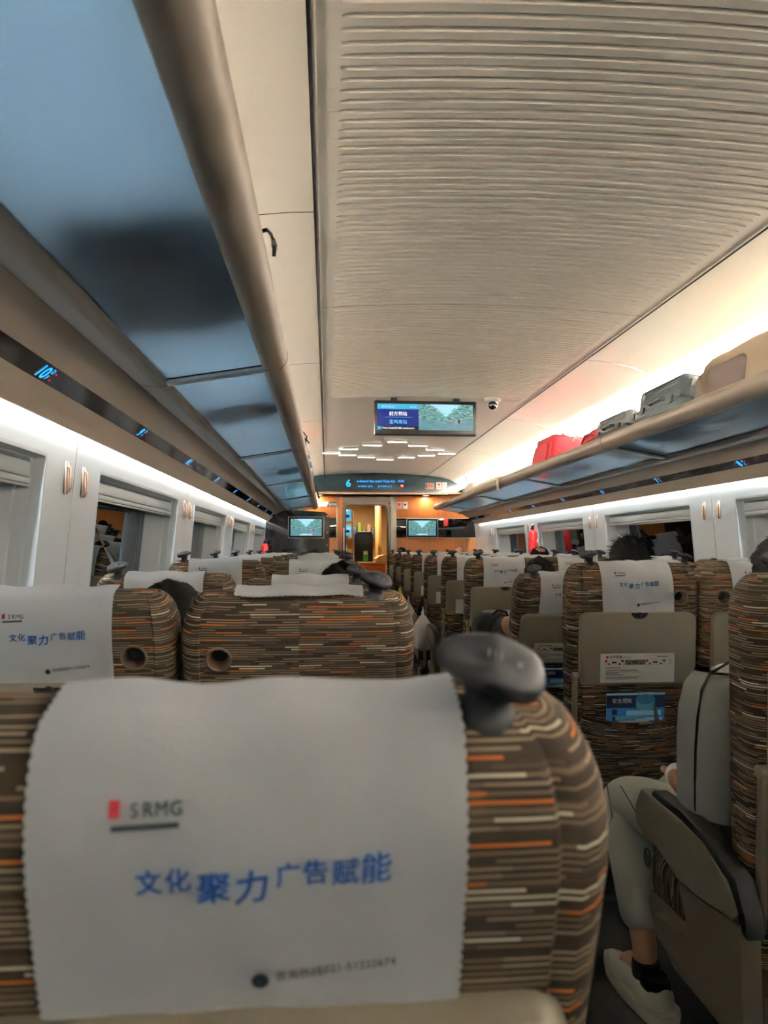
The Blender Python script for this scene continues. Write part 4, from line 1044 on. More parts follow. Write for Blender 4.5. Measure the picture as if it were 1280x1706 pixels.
# ---- the rows
rows = []
LX = {'D': -.826, 'F': -1.323}; RX = {'C': .338, 'B': .828, 'A': 1.318}
TH = {('D', 0): 20.5, ('D', 1): 19, ('F', 1): 18, ('F', 2): 18.5, ('D', 2): 21, ('D', 3): 11, ('C', 1): 4, ('C', 2): 5, ('C', 3): 24, ('B', 2): 5, ('B', 3): 12}
RY = {1: 1.50, 2: 2.60, 3: 3.55, 4: 4.55, 5: 5.46, 6: 6.42, 7: 7.43, 8: 8.40, 9: 9.38, 10: 10.38}
NM = {'D': 'aisle seat of the left pair', 'F': 'window seat of the left pair', 'C': 'aisle seat of the right three', 'B': 'middle seat of the right three', 'A': 'window seat of the right three'}
random.seed(11)
protos = {}
seats = {}
for k in range(0, 11):
    for l in 'DFCBA':
        left = l in 'DF'
        if left and k > 8: continue
        if (l, k) == ('F', 0) or (not left and k == 0) or (k == 1 and l in 'BA') or (k == 2 and l == 'A'): continue
        th = TH.get((l, k), [6, 9, 7][(k*3+ord(l)) % 3])
        near = 2 if k <= 3 else 1
        key = (l, th, near)
        if key in protos:
            t = copy_tree(protos[key])
        else:
            side = {'D': 1, 'F': -1, 'C': -1, 'B': 1, 'A': 1}[l]
            aisle = {'D': 1, 'F': 0, 'C': -1, 'B': 0, 'A': 0}[l]; win = {'D': -1, 'F': -1, 'C': 1, 'B': 1, 'A': 1}[l]
            t = make_seat(side, aisle, win, th, near, sticker=True); protos[key] = t
        x = (LX if left else RX)[l]; y = (.745 if k == 0 else k+.765) if left else RY[k]
        t.location = (x, y, 0)
        if k == 0: lb = 'striped brown train seat nearest the camera, right in front with big white cover'
        elif k == 10: lb = 'striped brown train seat, %s, last row before the wood wall' % NM[l]
        elif k == 1 and l == 'C': lb = 'striped brown train seat on the right occupied by the man in white'
        else: lb = 'striped brown train seat, %s, %s row beyond the nearest' % (NM[l], ORD[k])
        tag(t, lb, 'seat', 'striped train seats on the %s' % ('left' if left else 'right'))
        seats[(l, k)] = t
        # its cover
        loc = (x, y, 0); grp = 'white headrest covers'
        pr = PRINTS if k <= 4 else PRINTS[:1]
        d = 'white scalloped headrest cover with blue characters'
        if (l, k) == ('D', 0): me = CM_FRONT; lb = 'large white scalloped headrest cover with blue characters, nearest the camera'
        elif (l, k) == ('D', 1): me, pr = CM_TOP, []; lb = 'white headrest cover folded flat on top of the seat just ahead'
        elif (l, k) == ('D', 2): me, pr = CM_SHORT, []; lb = 'white headrest cover pulled short on the second left aisle seat ahead'
        elif (l, k) == ('C', 3): me = CM_LONG; lb = 'white headrest cover hanging low on the reclined right aisle seat'
        elif (l, k) == ('C', 2): me = CM_SKEW; lb = 'white headrest cover above the open notice tray on the right, blue characters'
        else:
            me = CM_NEAR if k <= 4 else CM_FAR
            lb = 'white headrest cover on %s, %s' % (NM[l], 'last row' if k == 10 else ORD[k]+' row ahead')
        o = cover_thing(None, th, lb, grp, pr, loc, me)
        if (l, k) == ('F', 1): o.location.x -= .010
        if (l, k) == ('D', 0): o.location.x += .013
        seats[(l, k, 'c')] = o

# safety cards standing in pockets
def safety_card(l, k, cap):
    s_ = seats[(l, k)]; th = TH.get((l, k), 6)
    w_ = {('C', 2): 'in front of the man in white', ('C', 3): 'of the reclined right aisle seat', ('C', 4): 'two rows beyond the reclined seat', ('C', 5): 'three rows beyond'}[(l, k)]
    t = empty('safety_card', (0, 0, 0), 0, 'blue safety card in the seat pocket %s' % w_, 'card', 'safety cards in seat pockets')
    t.matrix_world = Matrix.Translation(s_.location) @ Matrix.Translation((0, 0, .42)) @ Matrix.Rotation(R(th), 4, 'X') @ Matrix.Translation((.0, rear_y(.27)-.008, .21))
    w = .108
    b = B(); b.box((0, 0, .065), (2*w, .002, .13)); b.build('sheet', 'cardblue', t, smooth=False)
    b = B(); b.box((0, -.0015, .100), (2*w, .001, .046)); b.build('navy_band', 'cardnavy', t, smooth=False)
    b = B(); b.box((0, -.0015, .1265), (2*w, .001, .007)); b.build('pale_top_band', 'cardlight', t, smooth=False)
    me = text_me('安全须知', .0185, .0004); me.materials.append(M['paper']); o = link('card_heading', me, t); o.matrix_local = Matrix.Translation((-.088, -.003, .096)) @ Matrix.Rotation(R(90), 4, 'X')
    b = B(); b.box((.03, -.002, .058), (.13, .001, .018)); b.box((.05, -.002, .036), (.10, .001, .012)); b.build('text_panel', 'cardlight', t, smooth=False)
    b = B(); b.box((-.078, -.002, .062), (.018, .001, .020)); b.box((-.078, -.002, .038), (.014, .001, .014)); b.build('small_icon', 'cardnavy', t, smooth=False)
    b = B(); b.box((-.02, -.0025, .042), (.11, .001, .014), rot=Euler((0, R(-2), 0))); b.build('blue_stripe', 'cardcap2', t, smooth=False)
    b = B(); b.prism([(-.06, .0), (.05, .0), (.05, .032), (-.06, .030)], 'y', -.0024, -.0022); b.build('beige_area', 'cardskin', t, smooth=False)
    if cap:
        b = B(); q = 24
        pts = [(.035+.036*math.cos(2*math.pi*i/q), .108+.018*math.sin(2*math.pi*i/q)) for i in range(q)]
        b.prism(pts, 'y', -.0045, -.0040); b.build('printed_blue_lid', 'cardcap', t, smooth=False)
        pts = [(.035+.034*math.cos(math.pi+math.pi*i/q), .082+.014*math.sin(math.pi+math.pi*i/q)) for i in range(q+1)] + [(.070, .108), (.0, .108)]
        b = B(); b.prism(pts, 'y', -.0039, -.0034); b.build('printed_lid_side', 'cardcap2', t, smooth=False)
        b = B(); b.prism([(.064, .092), (.072, .090), (.090, .02), (.080, .0), (.070, .03)], 'y', -.0050, -.0045); b.build('printed_strap', 'teal_seat', t, smooth=False)
safety_card('C', 2, True); safety_card('C', 3, False); safety_card('C', 4, False)
# ------------------------------------------------------------------ luggage on the racks
def soft(b, c, d, n=10, e=4.0, puff=0.0, seed=0, rot=None, lump=.0):
    """soft-cornered box (superellipsoid) with lumps"""
    rnd = random.Random(seed); ph = [rnd.uniform(0, 6.3) for _ in range(6)]
    nu, nv = n*4, n*2+1; mt = rot.to_matrix() if rot else Matrix.Identity(3)
    def sp_(v, p): return math.copysign(abs(v)**p, v)
    def fn(i, j):
        th = 2*math.pi*i/nu; ph_ = -math.pi/2 + math.pi*j/(nv-1); q = 2/e
        x = sp_(math.cos(th), q)*sp_(math.cos(ph_), q); y = sp_(math.sin(th), q)*sp_(math.cos(ph_), q); z = sp_(math.sin(ph_), q)
        k = 1 + lump*(math.sin(x*4+ph[0])*math.sin(y*5+ph[1])+.5*math.sin(z*7+y*6+ph[2]))
        v = Vector((x*d[0]/2*k, y*d[1]/2*k, z*d[2]/2*k))
        return Vector(c) + mt @ v
    vs = b.grid(fn, nu, nv, closeu=True); bmesh.ops.remove_doubles(b.bm, verts=[v for r in (vs[0], vs[-1]) for v in r], dist=1e-4)
    return b
GT = lambda ax: 1.903 - (ax-.99)*(.054/.322)          # top of the glass shelf at half width ax
SL = math.atan(.054/.322)
def on_rack(s, ax, y, name, label, cat, group=None, rz=0):
    t = empty(name, (s*ax, y, GT(ax)+.001), 0, label, cat, group); t.rotation_euler = (0, s*SL, rz); return t
# red holdall
t = on_rack(1, 1.15, 5.72, 'red_holdall', 'red soft travel bag with zipped pocket on the right rack, largest red one', 'bag')
b = B(); soft(b, (0, 0, .150), (.36, .48, .30), 12, 7, lump=.012, seed=2); b.build('bag_body', 'redcloth', t, angle=70)
b = B(); soft(b, (-.172, .0, .130), (.05, .36, .20), 8, 5, lump=.01, seed=3); b.build('front_pocket', 'redcloth', t, angle=70)
b = B()
for y in (-.236, .236): b.tube([(-.165, y, .03), (-.178, y, .15), (-.165, y, .27), (0, y, .298), (.165, y, .27)], .005, 6)
b.build('piping', 'redtrim', t)
b = B(); b.box((-.165, .15, .262), (.03, .05, .04), .006); b.build('side_clip', 'grey_case', t)
b = B(); b.tube([(-.05, -.14, .30), (-.05, -.09, .325), (-.05, .09, .325), (-.05, .14, .30)], .009, 8); b.build('carry_handle', 'redtrim', t)
b = B(); b.box((.02, -.17, .298), (.05, .06, .012), .004); b.tube([(.02, -.19, .30), (.0, -.23, .285), (-.01, -.245, .25)], .003, 6); b.build('luggage_tag', 'tan', t)
t = on_rack(1, 1.25, 5.12, 'red_cloth_bag', 'flat dark red bag lying between the red travel bag and the grey suitcase', 'bag')
b = B(); soft(b, (0, 0, .15), (.22, .40, .30), 10, 4, lump=.03, seed=8); b.build('bag_body', 'redcloth', t, angle=70)
b = B(); b.tube([(-.105, -.15, .20), (-.125, -.05, .24), (-.125, .06, .24), (-.105, .16, .20)], .007, 6); b.build('strap', 'redtrim', t)
def suitcase(ax, y, lx, ly, lz, m, label, seed=1, rz=0):
    t = on_rack(1, ax, y, 'hard_suitcase', label, 'suitcase', None, rz)
    b = B(); b.box((0, 0, lz/2+.004), (lx, ly, lz), .035, 5)
    for k in range(5): b.box((-lx/2-.001, 0, lz*.16+k*lz*.07+.02), (.006, ly*.86, .006), .002)
    for k in range(4): b.box((-lx/2-.001, 0, lz*.62+k*lz*.075+.02), (.006, ly*.86, .006), .002)
    b.build('shell', m, t, angle=40)
    b = B(); b.box((0, 0, lz/2+.004), (lx+.006, ly+.006, .012), .003); b.build('zip_band', 'casedark', t)
    b = B(); b.tube([(-lx/2, -.08, lz*.5+.02), (-lx/2-.022, -.07, lz*.5+.02), (-lx/2-.022, .07, lz*.5+.02), (-lx/2, .08, lz*.5+.02)], .008, 8); b.build('side_handle', 'casedark', t)
    b = B(); b.box((-lx/2-.006, -.15, lz*.5), (.014, .05, .045), .005); b.box((-lx/2-.006, .16, lz*.5), (.010, .03, .035), .004); b.build('lock', 'casedark', t)
    for dx, dy in ((-lx/2+.05, -ly/2), (lx/2-.05, -ly/2)):
        for z in (.06, lz-.05):
            b = B(); b.lathe([(.024, -.012), (.026, 0), (.024, .012)], (dx, dy-.026, z), n=14, rot=Euler((0, R(90), 0))); w = b.build('wheel', 'white', t)
            b = B(); b.box((dx, dy-.012, z), (.034, .026, .034), .004); b.build('wheel_mount', 'casedark', w)
    b = B(); b.box((-lx/2-.010, ly*.32, lz*.80), (.003, .028, .028), rot=Euler((R(45), 0, 0))); b.build('paper_tag', 'paper', t, smooth=False)
    return t
suitcase(1.16, 4.28, .38, .50, .20, 'grey_case', 'pale grey ribbed hard suitcase lying on the right rack with white wheels')
suitcase(1.15, 3.62, .38, .50, .25, 'green_case', 'slate green ribbed hard suitcase on the right rack beside the beige bag', 2)
# beige and brown duffel
t = on_rack(1, 1.16, 3.02, 'canvas_duffel_bag', 'large beige and brown canvas duffel bag at the near end of the right rack', 'bag')
b = B(); soft(b, (0, -.06, .150), (.36, .64, .30), 13, 4.5, lump=.02, seed=4); b.build('bag_body', 'tan', t, angle=70)
b = B(); soft(b, (0, .215, .125), (.365, .12, .25), 10, 3.6, lump=.02, seed=6); b.build('end_panel', 'brown', t, angle=70)
b = B(); soft(b, (-.105, -.02, .120), (.185, .34, .20), 8, 5, lump=.01, seed=7); b.build('brown_side_panel', 'brown', t, angle=70)
for dy, w_ in ((.135, .055), (-.03, .05)):
    b = B(); b.grid(lambda i, j: ([-.184, -.195, -.196, -.192, -.176, -.140, -.08][j], dy-w_/2+w_*i/3+.012*j-.02, [.03, .08, .13, .18, .235, .282, .301][j]), 4, 7)
    bmesh.ops.solidify(b.bm, geom=b.bm.faces[:], thickness=.006); b.build('webbing_strap', 'tan', t)
b = B(); b.tube([(-.13, -.30, .24), (-.10, -.15, .290), (-.08, .0, .300), (-.04, .12, .285), (0.0, .20, .24)], .006, 6); b.tube([(-.06, -.33, .25), (-.03, -.1, .302), (.05, .14, .285)], .005, 6); b.build('zip_piping', 'offwhite', t)
# pale strap hanging over the rail and loose cloth
def ribbon(pts, w, th=.003, wdir=(0, 1, 0)):
    b = B(); wd = Vector(wdir); pts = [Vector(p) for p in pts]
    b.grid(lambda i, j: pts[j] + wd*(w*(i/3-.5))*(1+.25*math.sin(j*1.3)) + Vector((0, 0, .003*math.sin(i*2+j))), 4, len(pts))
    bmesh.ops.solidify(b.bm, geom=b.bm.faces[:], thickness=th); return b
b = ribbon([(1.10, 6.9, 1.91), (1.02, 6.88, 1.945), (.97, 6.86, 1.976), (.93, 6.84, 1.974), (.897, 6.83, 1.95), (.888, 6.80, 1.91), (.884, 6.77, 1.87), (.882, 6.75, 1.83)], .09)
tag(b.build('cloth_strap', 'offwhite'), 'cream cloth strap hanging over the front edge of the right rack', 'strap')
b = ribbon([(.955, 6.98, 1.984), (.962, 7.4, 1.986), (.955, 7.8, 1.984), (.965, 8.2, 1.985), (.975, 8.45, 1.983)], .05, wdir=(1, 0, 0))
tag(b.build('cloth_belt', 'offwhite'), 'long cream belt lying along the right rack rail toward the white bag', 'belt')
b = ribbon([(1.02, 3.98, 1.99), (.985, 4.02, 1.985), (.955, 4.15, 1.983), (.945, 4.35, 1.980), (.95, 4.55, 1.978)], .03, wdir=(1, 0, 0))
tag(b.build('cloth_strap', 'offwhite'), 'pale strap of the grey suitcase resting on the right rack rail', 'strap')
t = on_rack(1, 1.10, 8.85, 'white_cloth_bag', 'small white cloth bag with loop handle at the far end of the right rack', 'bag')
b = B(); soft(b, (0, 0, .11), (.28, .34, .22), 9, 2.6, lump=.05, seed=12); b.build('bag_body', 'offwhite', t, angle=80)
b = B(); b.tube([(-.10, .10, .17), (-.15, .11, .24), (-.15, .05, .27), (-.12, 0, .20)], .010, 8); b.build('loop_handle', 'offwhite', t)

# left rack: dark bags that show through the glass, straps over the rail
t = on_rack(-1, 1.16, 1.62, 'black_travel_bag', 'big black travel bag seen as a dark shape through the nearest left glass shelf', 'bag')
b = B(); soft(b, (0, 0, .12), (.33, .74, .24), 10, 4, lump=.03, seed=21); b.build('bag_body', 'blackcloth', t, angle=70)
b = B(); b.tube([(.0, -.2, .23), (.0, -.1, .27), (0, .1, .27), (0, .2, .23)], .01, 8); b.build('carry_handle', 'black', t)
b = B(); b.tube([(-.925, 1.56, 1.972), (-.905, 1.550, 1.974), (-.896, 1.545, 1.962), (-.890, 1.54, 1.946), (-.887, 1.54, 1.928), (-.889, 1.545, 1.912)], [.006, .006, .006, .005, .005, .004], 8, flat=.6)
b.box((-.888, 1.540, 1.935), (.012, .012, .008), .002)
tag(b.build('bag_strap', 'black'), 'short black curved strap end sticking out over the left rack rail', 'strap')
t = on_rack(-1, 1.17, 3.15, 'dark_soft_bag', 'dark soft bag seen blurred through the second left glass shelf', 'bag')
b = B(); soft(b, (0, 0, .10), (.30, .40, .20), 9, 3, lump=.05, seed=22); b.build('bag_body', 'navy_shirt', t, angle=70)
b = B(); b.tube([(.05, -.1, .18), (.07, 0, .23), (.05, .1, .18)], .008, 6); b.build('strap', 'black', t)
t = on_rack(-1, 1.06, 5.65, 'black_backpack', 'black backpack with loose straps poking over the left rack rail', 'backpack')
b = B(); soft(b, (0.01, 0, .16), (.29, .46, .30), 10, 3, lump=.04, seed=23); b.build('bag_body', 'blackcloth', t, angle=70)
b = B(); b.tube([(.10, -.1, .27), (.15, -.08, .27), (.17, -.02, .24), (.15, .03, .20)], .007, 8); b.tube([(.12, .05, .24), (.16, .08, .24), (.18, .13, .21)], .006, 8); b.build('strap', 'black', t)
t = on_rack(-1, 1.05, 7.0, 'plaid_bag', 'blue and white plaid bag on the far left rack', 'bag')
b = B(); soft(b, (0.01, 0, .15), (.30, .60, .28), 10, 4, lump=.03, seed=24); b.build('bag_body', 'plaid', t, angle=70)
b = B(); b.tube([(.13, -.1, .26), (.17, 0, .29), (.13, .1, .26)], .008, 6); b.build('handle', 'offwhite', t)
b = B(); b.tube([(-.93, 7.75, 1.976), (-.900, 7.74, 1.965), (-.885, 7.72, 1.92), (-.870, 7.70, 1.86), (-.855, 7.68, 1.81)], [.010, .012, .012, .012, .014], 8, flat=.5)
tag(b.build('bag_strap', 'black'), 'black strap dangling below the far end of the left rack', 'strap')

# bags in the aisle and by the seats
def hanging_bag(x, y, z, w, h, m, label, seed, name='plastic_bag'):
    t = empty(name, (x, y, z), 0, label, 'bag')
    rnd = random.Random(seed); ph = [rnd.uniform(0, 6) for _ in range(5)]
    nu, nv = 28, 14
    def fn(i, j):
        a = 2*math.pi*i/nu; v = j/(nv-1)
        r = (.55+.45*math.sin(math.pi*(.18+.55*(1-v)))) * (1 if v < .75 else 1-(v-.75)*2.6)
        k = 1+.10*math.sin(5*a+ph[0]+3*v)+.07*math.sin(9*a+ph[1]-5*v)
        if j == 0: r *= .5
        return (x*0 + w/2*r*k*math.cos(a)*.7, w/2*r*k*math.sin(a), -h/2+h*v*.8)
    b = B(); vs = b.grid(fn, nu, nv, closeu=True); b.face(vs[0][::-1]); b.face(vs[-1]); b.build('bag_body', m, t, angle=50)
    b = B()
    for s in (-1, 1): b.tube([(s*.01, s*w*.12, h*.27), (s*.008, s*w*.10, h*.38), (0, s*w*.03, h*.5), (0, -s*w*.04, h*.48)], [.010, .007, .005, .005], 6)
    b.build('bag_handle', m, t)
    return t
hanging_bag(.035, 5.95, .60, .22, .36, 'plastic_bag', 'white plastic bag hanging in the aisle from the right armrest, the larger one', 1)
hanging_bag(.045, 7.1, .62, .16, .34, 'plastic_bag', 'white plastic bag hanging farther along the right side of the aisle', 2)
hanging_bag(.03, 7.75, .72, .10, .30, 'lime', 'narrow lime green bag hanging beside the aisle', 3, 'lime_bag')
hanging_bag(.03, 9.7, .82, .14, .26, 'offwhite', 'cream bag hanging at the far end of the aisle', 4)
t = empty('black_backpack', (.24, 4.10, .615), 0, 'black padded backpack held upright behind the reclined right aisle seat', 'backpack')
b = B(); soft(b, (-.05, 0, .14), (.22, .18, .28), 10, 4, lump=.03, seed=31); soft(b, (.09, -.02, .10), (.16, .18, .24), 8, 3.2, lump=.03, seed=32); b.build('bag_body', 'blackcloth', t, angle=70)
b = B(); b.tube([(-.06, -.05, .27), (-.03, -.06, .30), (.02, -.06, .29), (.04, -.05, .25)], .008, 8); b.build('carry_loop', 'black', t)

# ------------------------------------------------------------------ people
def skin_mesh(name, verts, edges, radii, m, parent, sub=2, root=0):
    me = bpy.data.meshes.new(name); me.from_pydata([Vector(v) for v in verts], edges, [])
    o = link(name, me, None)
    md = o.modifiers.new('skin', 'SKIN'); md.use_smooth_shade = True; md.branch_smoothing = .6
    for i, r in enumerate(radii):
        sv = me.skin_vertices[0].data[i]; sv.radius = r if isinstance(r, tuple) else (r, r); sv.use_root = (i == root)
    sb = o.modifiers.new('sub', 'SUBSURF'); sb.levels = sub; sb.render_levels = sub
    eval_mesh(o); 
    o.data.materials.clear(); o.data.materials.append(M[m]); o.data.shade_smooth(); o.data.name = name
    o.parent = parent
    return o
class Sk:
    def __init__(s): s.v = []; s.e = []; s.r = []
    def add(s, p, r, par=None):
        s.v.append(Vector(p)); s.r.append(r)
        if par is not None: s.e.append((par, len(s.v)-1))
        return len(s.v)-1
    def chain(s, par, pts):
        for p, r in pts: par = s.add(p, r, par)
        return par
def head_into(b, c, yaw=0, pitch=0, k=1.0):
    """shaped head: cranium, jaw, nose, eyes, mouth, ears; faces +y"""
    rot = Euler((R(pitch), 0, R(yaw))).to_matrix(); c = Vector(c); nu, nv = 28, 20
    def fn(i, j):
        a = 2*math.pi*i/nu; e = -math.pi/2+math.pi*j/(nv-1)
        d = Vector((math.cos(a)*math.cos(e), math.sin(a)*math.cos(e), math.sin(e)))
        x, y, z = d.x*.074, d.y*.094, d.z*.112
        if z < 0: f = 1-.30*min(1, -z/.112)**1.2; x *= f; y = y*f + .010*(-z/.112)
        if d.y > .55:                                     # face
            if -.2 < d.z < .12 and abs(d.x) < .17: y += .012*(1-abs(d.x)/.17)*(1-abs(d.z+.08)/.2)      # nose bridge
            if .02 < d.z < .3 and .18 < abs(d.x) < .62: y -= .007
            if -.62 < d.z < -.35 and abs(d.x) < .4: y += .004
        return c + rot @ (Vector((x, y, z))*k)
    vs = b.grid(fn, nu, nv, closeu=True); bmesh.ops.remove_doubles(b.bm, verts=[v for r in (vs[0], vs[-1]) for v in r], dist=1e-4)
    q = lambda p: c + rot @ (Vector(p)*k)
    b.ball(q((0, .103, -.022)), (.012*k, .014*k, .012*k), 10)
    b.ball(q((0, .091, -.058)), (.022*k, .007*k, .007*k), 10)
    for s in (-1, 1):
        b.ball(q((s*.030, .082, .012)), (.012*k, .008*k, .008*k), 10)
        b.ball(q((s*.078, -.005, -.008)), (.008*k, .020*k, .032*k), 12)
def hair_obj(parent, c, k=1.0, style='short', yaw=0, pitch=0, seed=1, tufts=260, puff=1.0, m='hair', name='hair'):
    rnd = random.Random(seed); b = B(); rot = Euler((R(pitch), 0, R(yaw))).to_matrix(); c = Vector(c); nu, nv = 48, 30
    ph = [rnd.uniform(0, 6.3) for _ in range(6)]
    def rad(d):
        r = Vector((.084*d.x, .105*d.y, .124*d.z))*puff
        if d.z < 0 and style != 'long': r *= 1-.12*min(1, -d.z)
        g = 1+.03*math.sin(9*d.x+ph[0])*math.sin(8*d.y+ph[1])+.02*math.sin(17*d.z+13*d.x+ph[2])
        r *= g
        inside = False
        if d.y > .28 and d.z < .50-.25*abs(d.x): inside = True
        if style == 'short' and d.z < -.52+.35*max(0, d.y): inside = True
        if style in ('balding',) and (d-Vector((0, -.30, .95)).normalized()).length < .52: inside = True
        if style == 'bald' and d.z > .25: inside = True
        if style == 'bald' and d.z < -.45: inside = True
        if inside: r = Vector((.074*d.x, .094*d.y, .112*d.z))*.93
        if style == 'long' and d.z < -.1 and not inside: r.z -= .16*min(1, (-d.z-.1)/.6); r.x *= 1.05
        return r, inside
    def fn(i, j):
        a = 2*math.pi*i/nu; e = -math.pi/2+math.pi*j/(nv-1)
        d = Vector((math.cos(a)*math.cos(e), math.sin(a)*math.cos(e), math.sin(e))); return c + rot @ (rad(d)[0]*k)
    vs = b.grid(fn, nu, nv, closeu=True); bmesh.ops.remove_doubles(b.bm, verts=[v for r in (vs[0], vs[-1]) for v in r], dist=1e-4)
    n = 0
    while n < tufts:
        d = Vector((rnd.gauss(0, 1), rnd.gauss(0, 1), rnd.gauss(0, 1))).normalized(); r, ins = rad(d)
        if ins or (style != 'long' and d.z < -.4): n += 1; continue
        p = r*k; L = rnd.uniform(.014, .030)*(1.6 if style == 'messy' else 1.0)*k
        crown = Vector((.02, -.05, .12))
        flow = (p-crown).normalized()*(.35 if style == 'messy' else 1.0) + d*(.55 if style == 'messy' else .05) + Vector((rnd.uniform(-.3, .3), rnd.uniform(-.3, .3), rnd.uniform(-.3, .1)))*(1 if style == 'messy' else .4)
        if style != 'messy': flow = flow - d*flow.dot(d)*.97
        flow.normalize(); s_ = flow.cross(d).normalized() if flow.cross(d).length > 1e-3 else Vector((1, 0, 0)); w = rnd.uniform(.0015, .0032)
        q0 = p*.985; pts = [c+rot@(q0-s_*w), c+rot@(q0+s_*w), c+rot@(q0+d*w*1.5), c+rot@(q0+flow*L)]
        v = [b.bm.verts.new(x) for x in pts]; b.face([v[0], v[1], v[3]]); b.face([v[1], v[2], v[3]]); b.face([v[2], v[0], v[3]]); n += 1
    return b.build(name, m, parent, angle=80)
def hand(sk, par, wrist, d, up, side, r=.0095, curl=.55):
    """palm and five fingers from the wrist vertex"""
    w = Vector(wrist); d = Vector(d).normalized(); up = Vector(up).normalized(); s_ = d.cross(up).normalized()*side
    palm = sk.add(w+d*.045, (.030, .014), par); 
    for k, (off, L) in enumerate(((-.028, .062), (-.010, .072), (.009, .068), (.027, .054))):
        base = w+d*.088+s_*off; i = sk.add(base, .0105, palm); p = base; dd = d.copy()
        for q in range(3):
            dd = (dd*math.cos(curl) - up*math.sin(curl)).normalized(); p = p+dd*L/3; i = sk.add(p, r-.0008*q, i)
    t0 = w+d*.030-s_*.030; i = sk.add(t0, .012, palm); dd = (d*.7-s_*.6-up*.3).normalized()
    for q in range(3): t0 = t0+dd*.022; i = sk.add(t0, .011-.001*q, i); dd = (dd+d*.25+s_*.12).normalized()
def passenger(label, hip, head, shirt='grey_shirt', style='short', k=1.0, yaw=0, pitch=0, puff=1.0, tufts=260, seed=1, arms=None, hand_on=True, trousers='dark_trousers', knees=None, ankles=None, shoulders=None, shoe='black'):
    hip = Vector(hip); head = Vector(head)
    t = empty('person', (hip.x, hip.y, 0), 0, label, 'person'); O = Vector((hip.x, hip.y, 0))
    L = lambda p: Vector(p)-O
    neck = head + Vector((0, -.012, -.125)); chest = neck + (hip-neck)*.26; mid = neck + (hip-neck)*.62
    sh = shoulders or [(neck.x-.165, chest.y+.0, neck.z-.085), (neck.x+.165, chest.y+.0, neck.z-.085)]
    arms = arms or [((sh[0][0]-.05, sh[0][1]+.07, sh[0][2]-.27), (hip.x-.10, hip.y+.26, hip.z+.13)), ((sh[1][0]+.05, sh[1][1]+.07, sh[1][2]-.27), (hip.x+.10, hip.y+.26, hip.z+.13))]
    knees = knees or [(hip.x-.11, hip.y+.44, .54), (hip.x+.11, hip.y+.44, .54)]
    ankles = ankles or [(hip.x-.11, hip.y+.40, .11), (hip.x+.11, hip.y+.40, .11)]
    # body: one skin surface, head merged in
    sk = Sk(); p = sk.add(L(hip), (.115, .095)); c1 = sk.chain(p, [(L(mid), (.120, .085))]); c2 = sk.chain(c1, [(L(chest), (.135, .090))]); n_ = sk.chain(c2, [(L(neck), .048), (L(neck+Vector((0, .006, .06))), .046)])
    for q in (0, 1):
        s0 = sk.chain(c2, [(L(sh[q]), .050)]); e, w = Vector(arms[q][0]), Vector(arms[q][1]); m1 = (Vector(sh[q])+e)/2; m2 = e+(w-e)*.35
        wi = sk.chain(s0, [(L(m1), .044), (L(e), .036), (L(m2), .037), (L(w), (.025, .020))])
        dvec = (w-e).normalized(); inward = Vector((1 if q == 0 else -1, 0, 0)); dirn = (dvec*.6+inward*.8+Vector((0, .1, -.1))).normalized()
        hand(sk, wi, L(w), dirn, (0, -.25, 1), 1 if q == 0 else -1)
        hj = hip + Vector(((-1 if q == 0 else 1)*.085, .02, -.01)); kn, an = Vector(knees[q]), Vector(ankles[q])
        sk.chain(p, [(L(hj), .080), (L((hj+kn)/2), .072), (L(kn), .054), (L(kn+(an-kn)*.35), .050), (L(an), .034), (L(an+Vector((0, .05, -.055))), (.034, .026)), (L(an+Vector((0, .15, -.075))), (.036, .020))])
    o = skin_mesh('body', sk.v, sk.e, sk.r, 'skin', t)
    b = B(); b.bm.from_mesh(o.data); head_into(b, L(head), yaw, pitch, k); me = bpy.data.meshes.new('body'); bmesh.ops.recalc_face_normals(b.bm, faces=b.bm.faces); b.bm.to_mesh(me); b.bm.free(); me.materials.append(M['skin']); me.shade_smooth(); o.data = me
    hair_obj(t, L(head), k, style, yaw, pitch, seed, tufts, puff)
    sk = Sk(); p = sk.add(L(hip+Vector((0, 0, .02))), (.142, .118)); c1 = sk.chain(p, [(L(mid), (.142, .106))]); c2 = sk.chain(c1, [(L(chest), (.152, .108))]); sk.chain(c2, [(L(neck-Vector((0, 0, .03))), .064)])
    for q in (0, 1):
        e = Vector(arms[q][0]); s0 = sk.chain(c2, [(L(sh[q]), .066)]); sv = Vector(sh[q]); sk.chain(s0, [(L(sv+(e-sv)*.35), .064), (L(sv+(e-sv)*.80), .060)])
    sh_o = skin_mesh('shirt', sk.v, sk.e, sk.r, shirt, t)
    sk = Sk(); p = sk.add(L(hip), (.140, .110))
    for q in (0, 1):
        hj = hip + Vector(((-1 if q == 0 else 1)*.085, .03, -.01)); kn, an = Vector(knees[q]), Vector(ankles[q])
        sk.chain(p, [(L(hj), .098), (L((hj*.5+kn*.5)), .090), (L(kn), .075), (L(kn+(an-kn)*.12+Vector((0, 0, -.02))), .070), (L(kn+(an-kn)*.5), .066), (L(kn+(an-kn)*.86), .056)])
    tr_o = skin_mesh('trousers', sk.v, sk.e, sk.r, trousers, t)
    for q in (0, 1):
        an = Vector(ankles[q])
        if shoe == 'black':
            b = B(); soft(b, L(an+Vector((0, .06, -.060))), (.095, .27, .085), 7, 2.8); b.build('shoe', 'black', t)
    return t, O
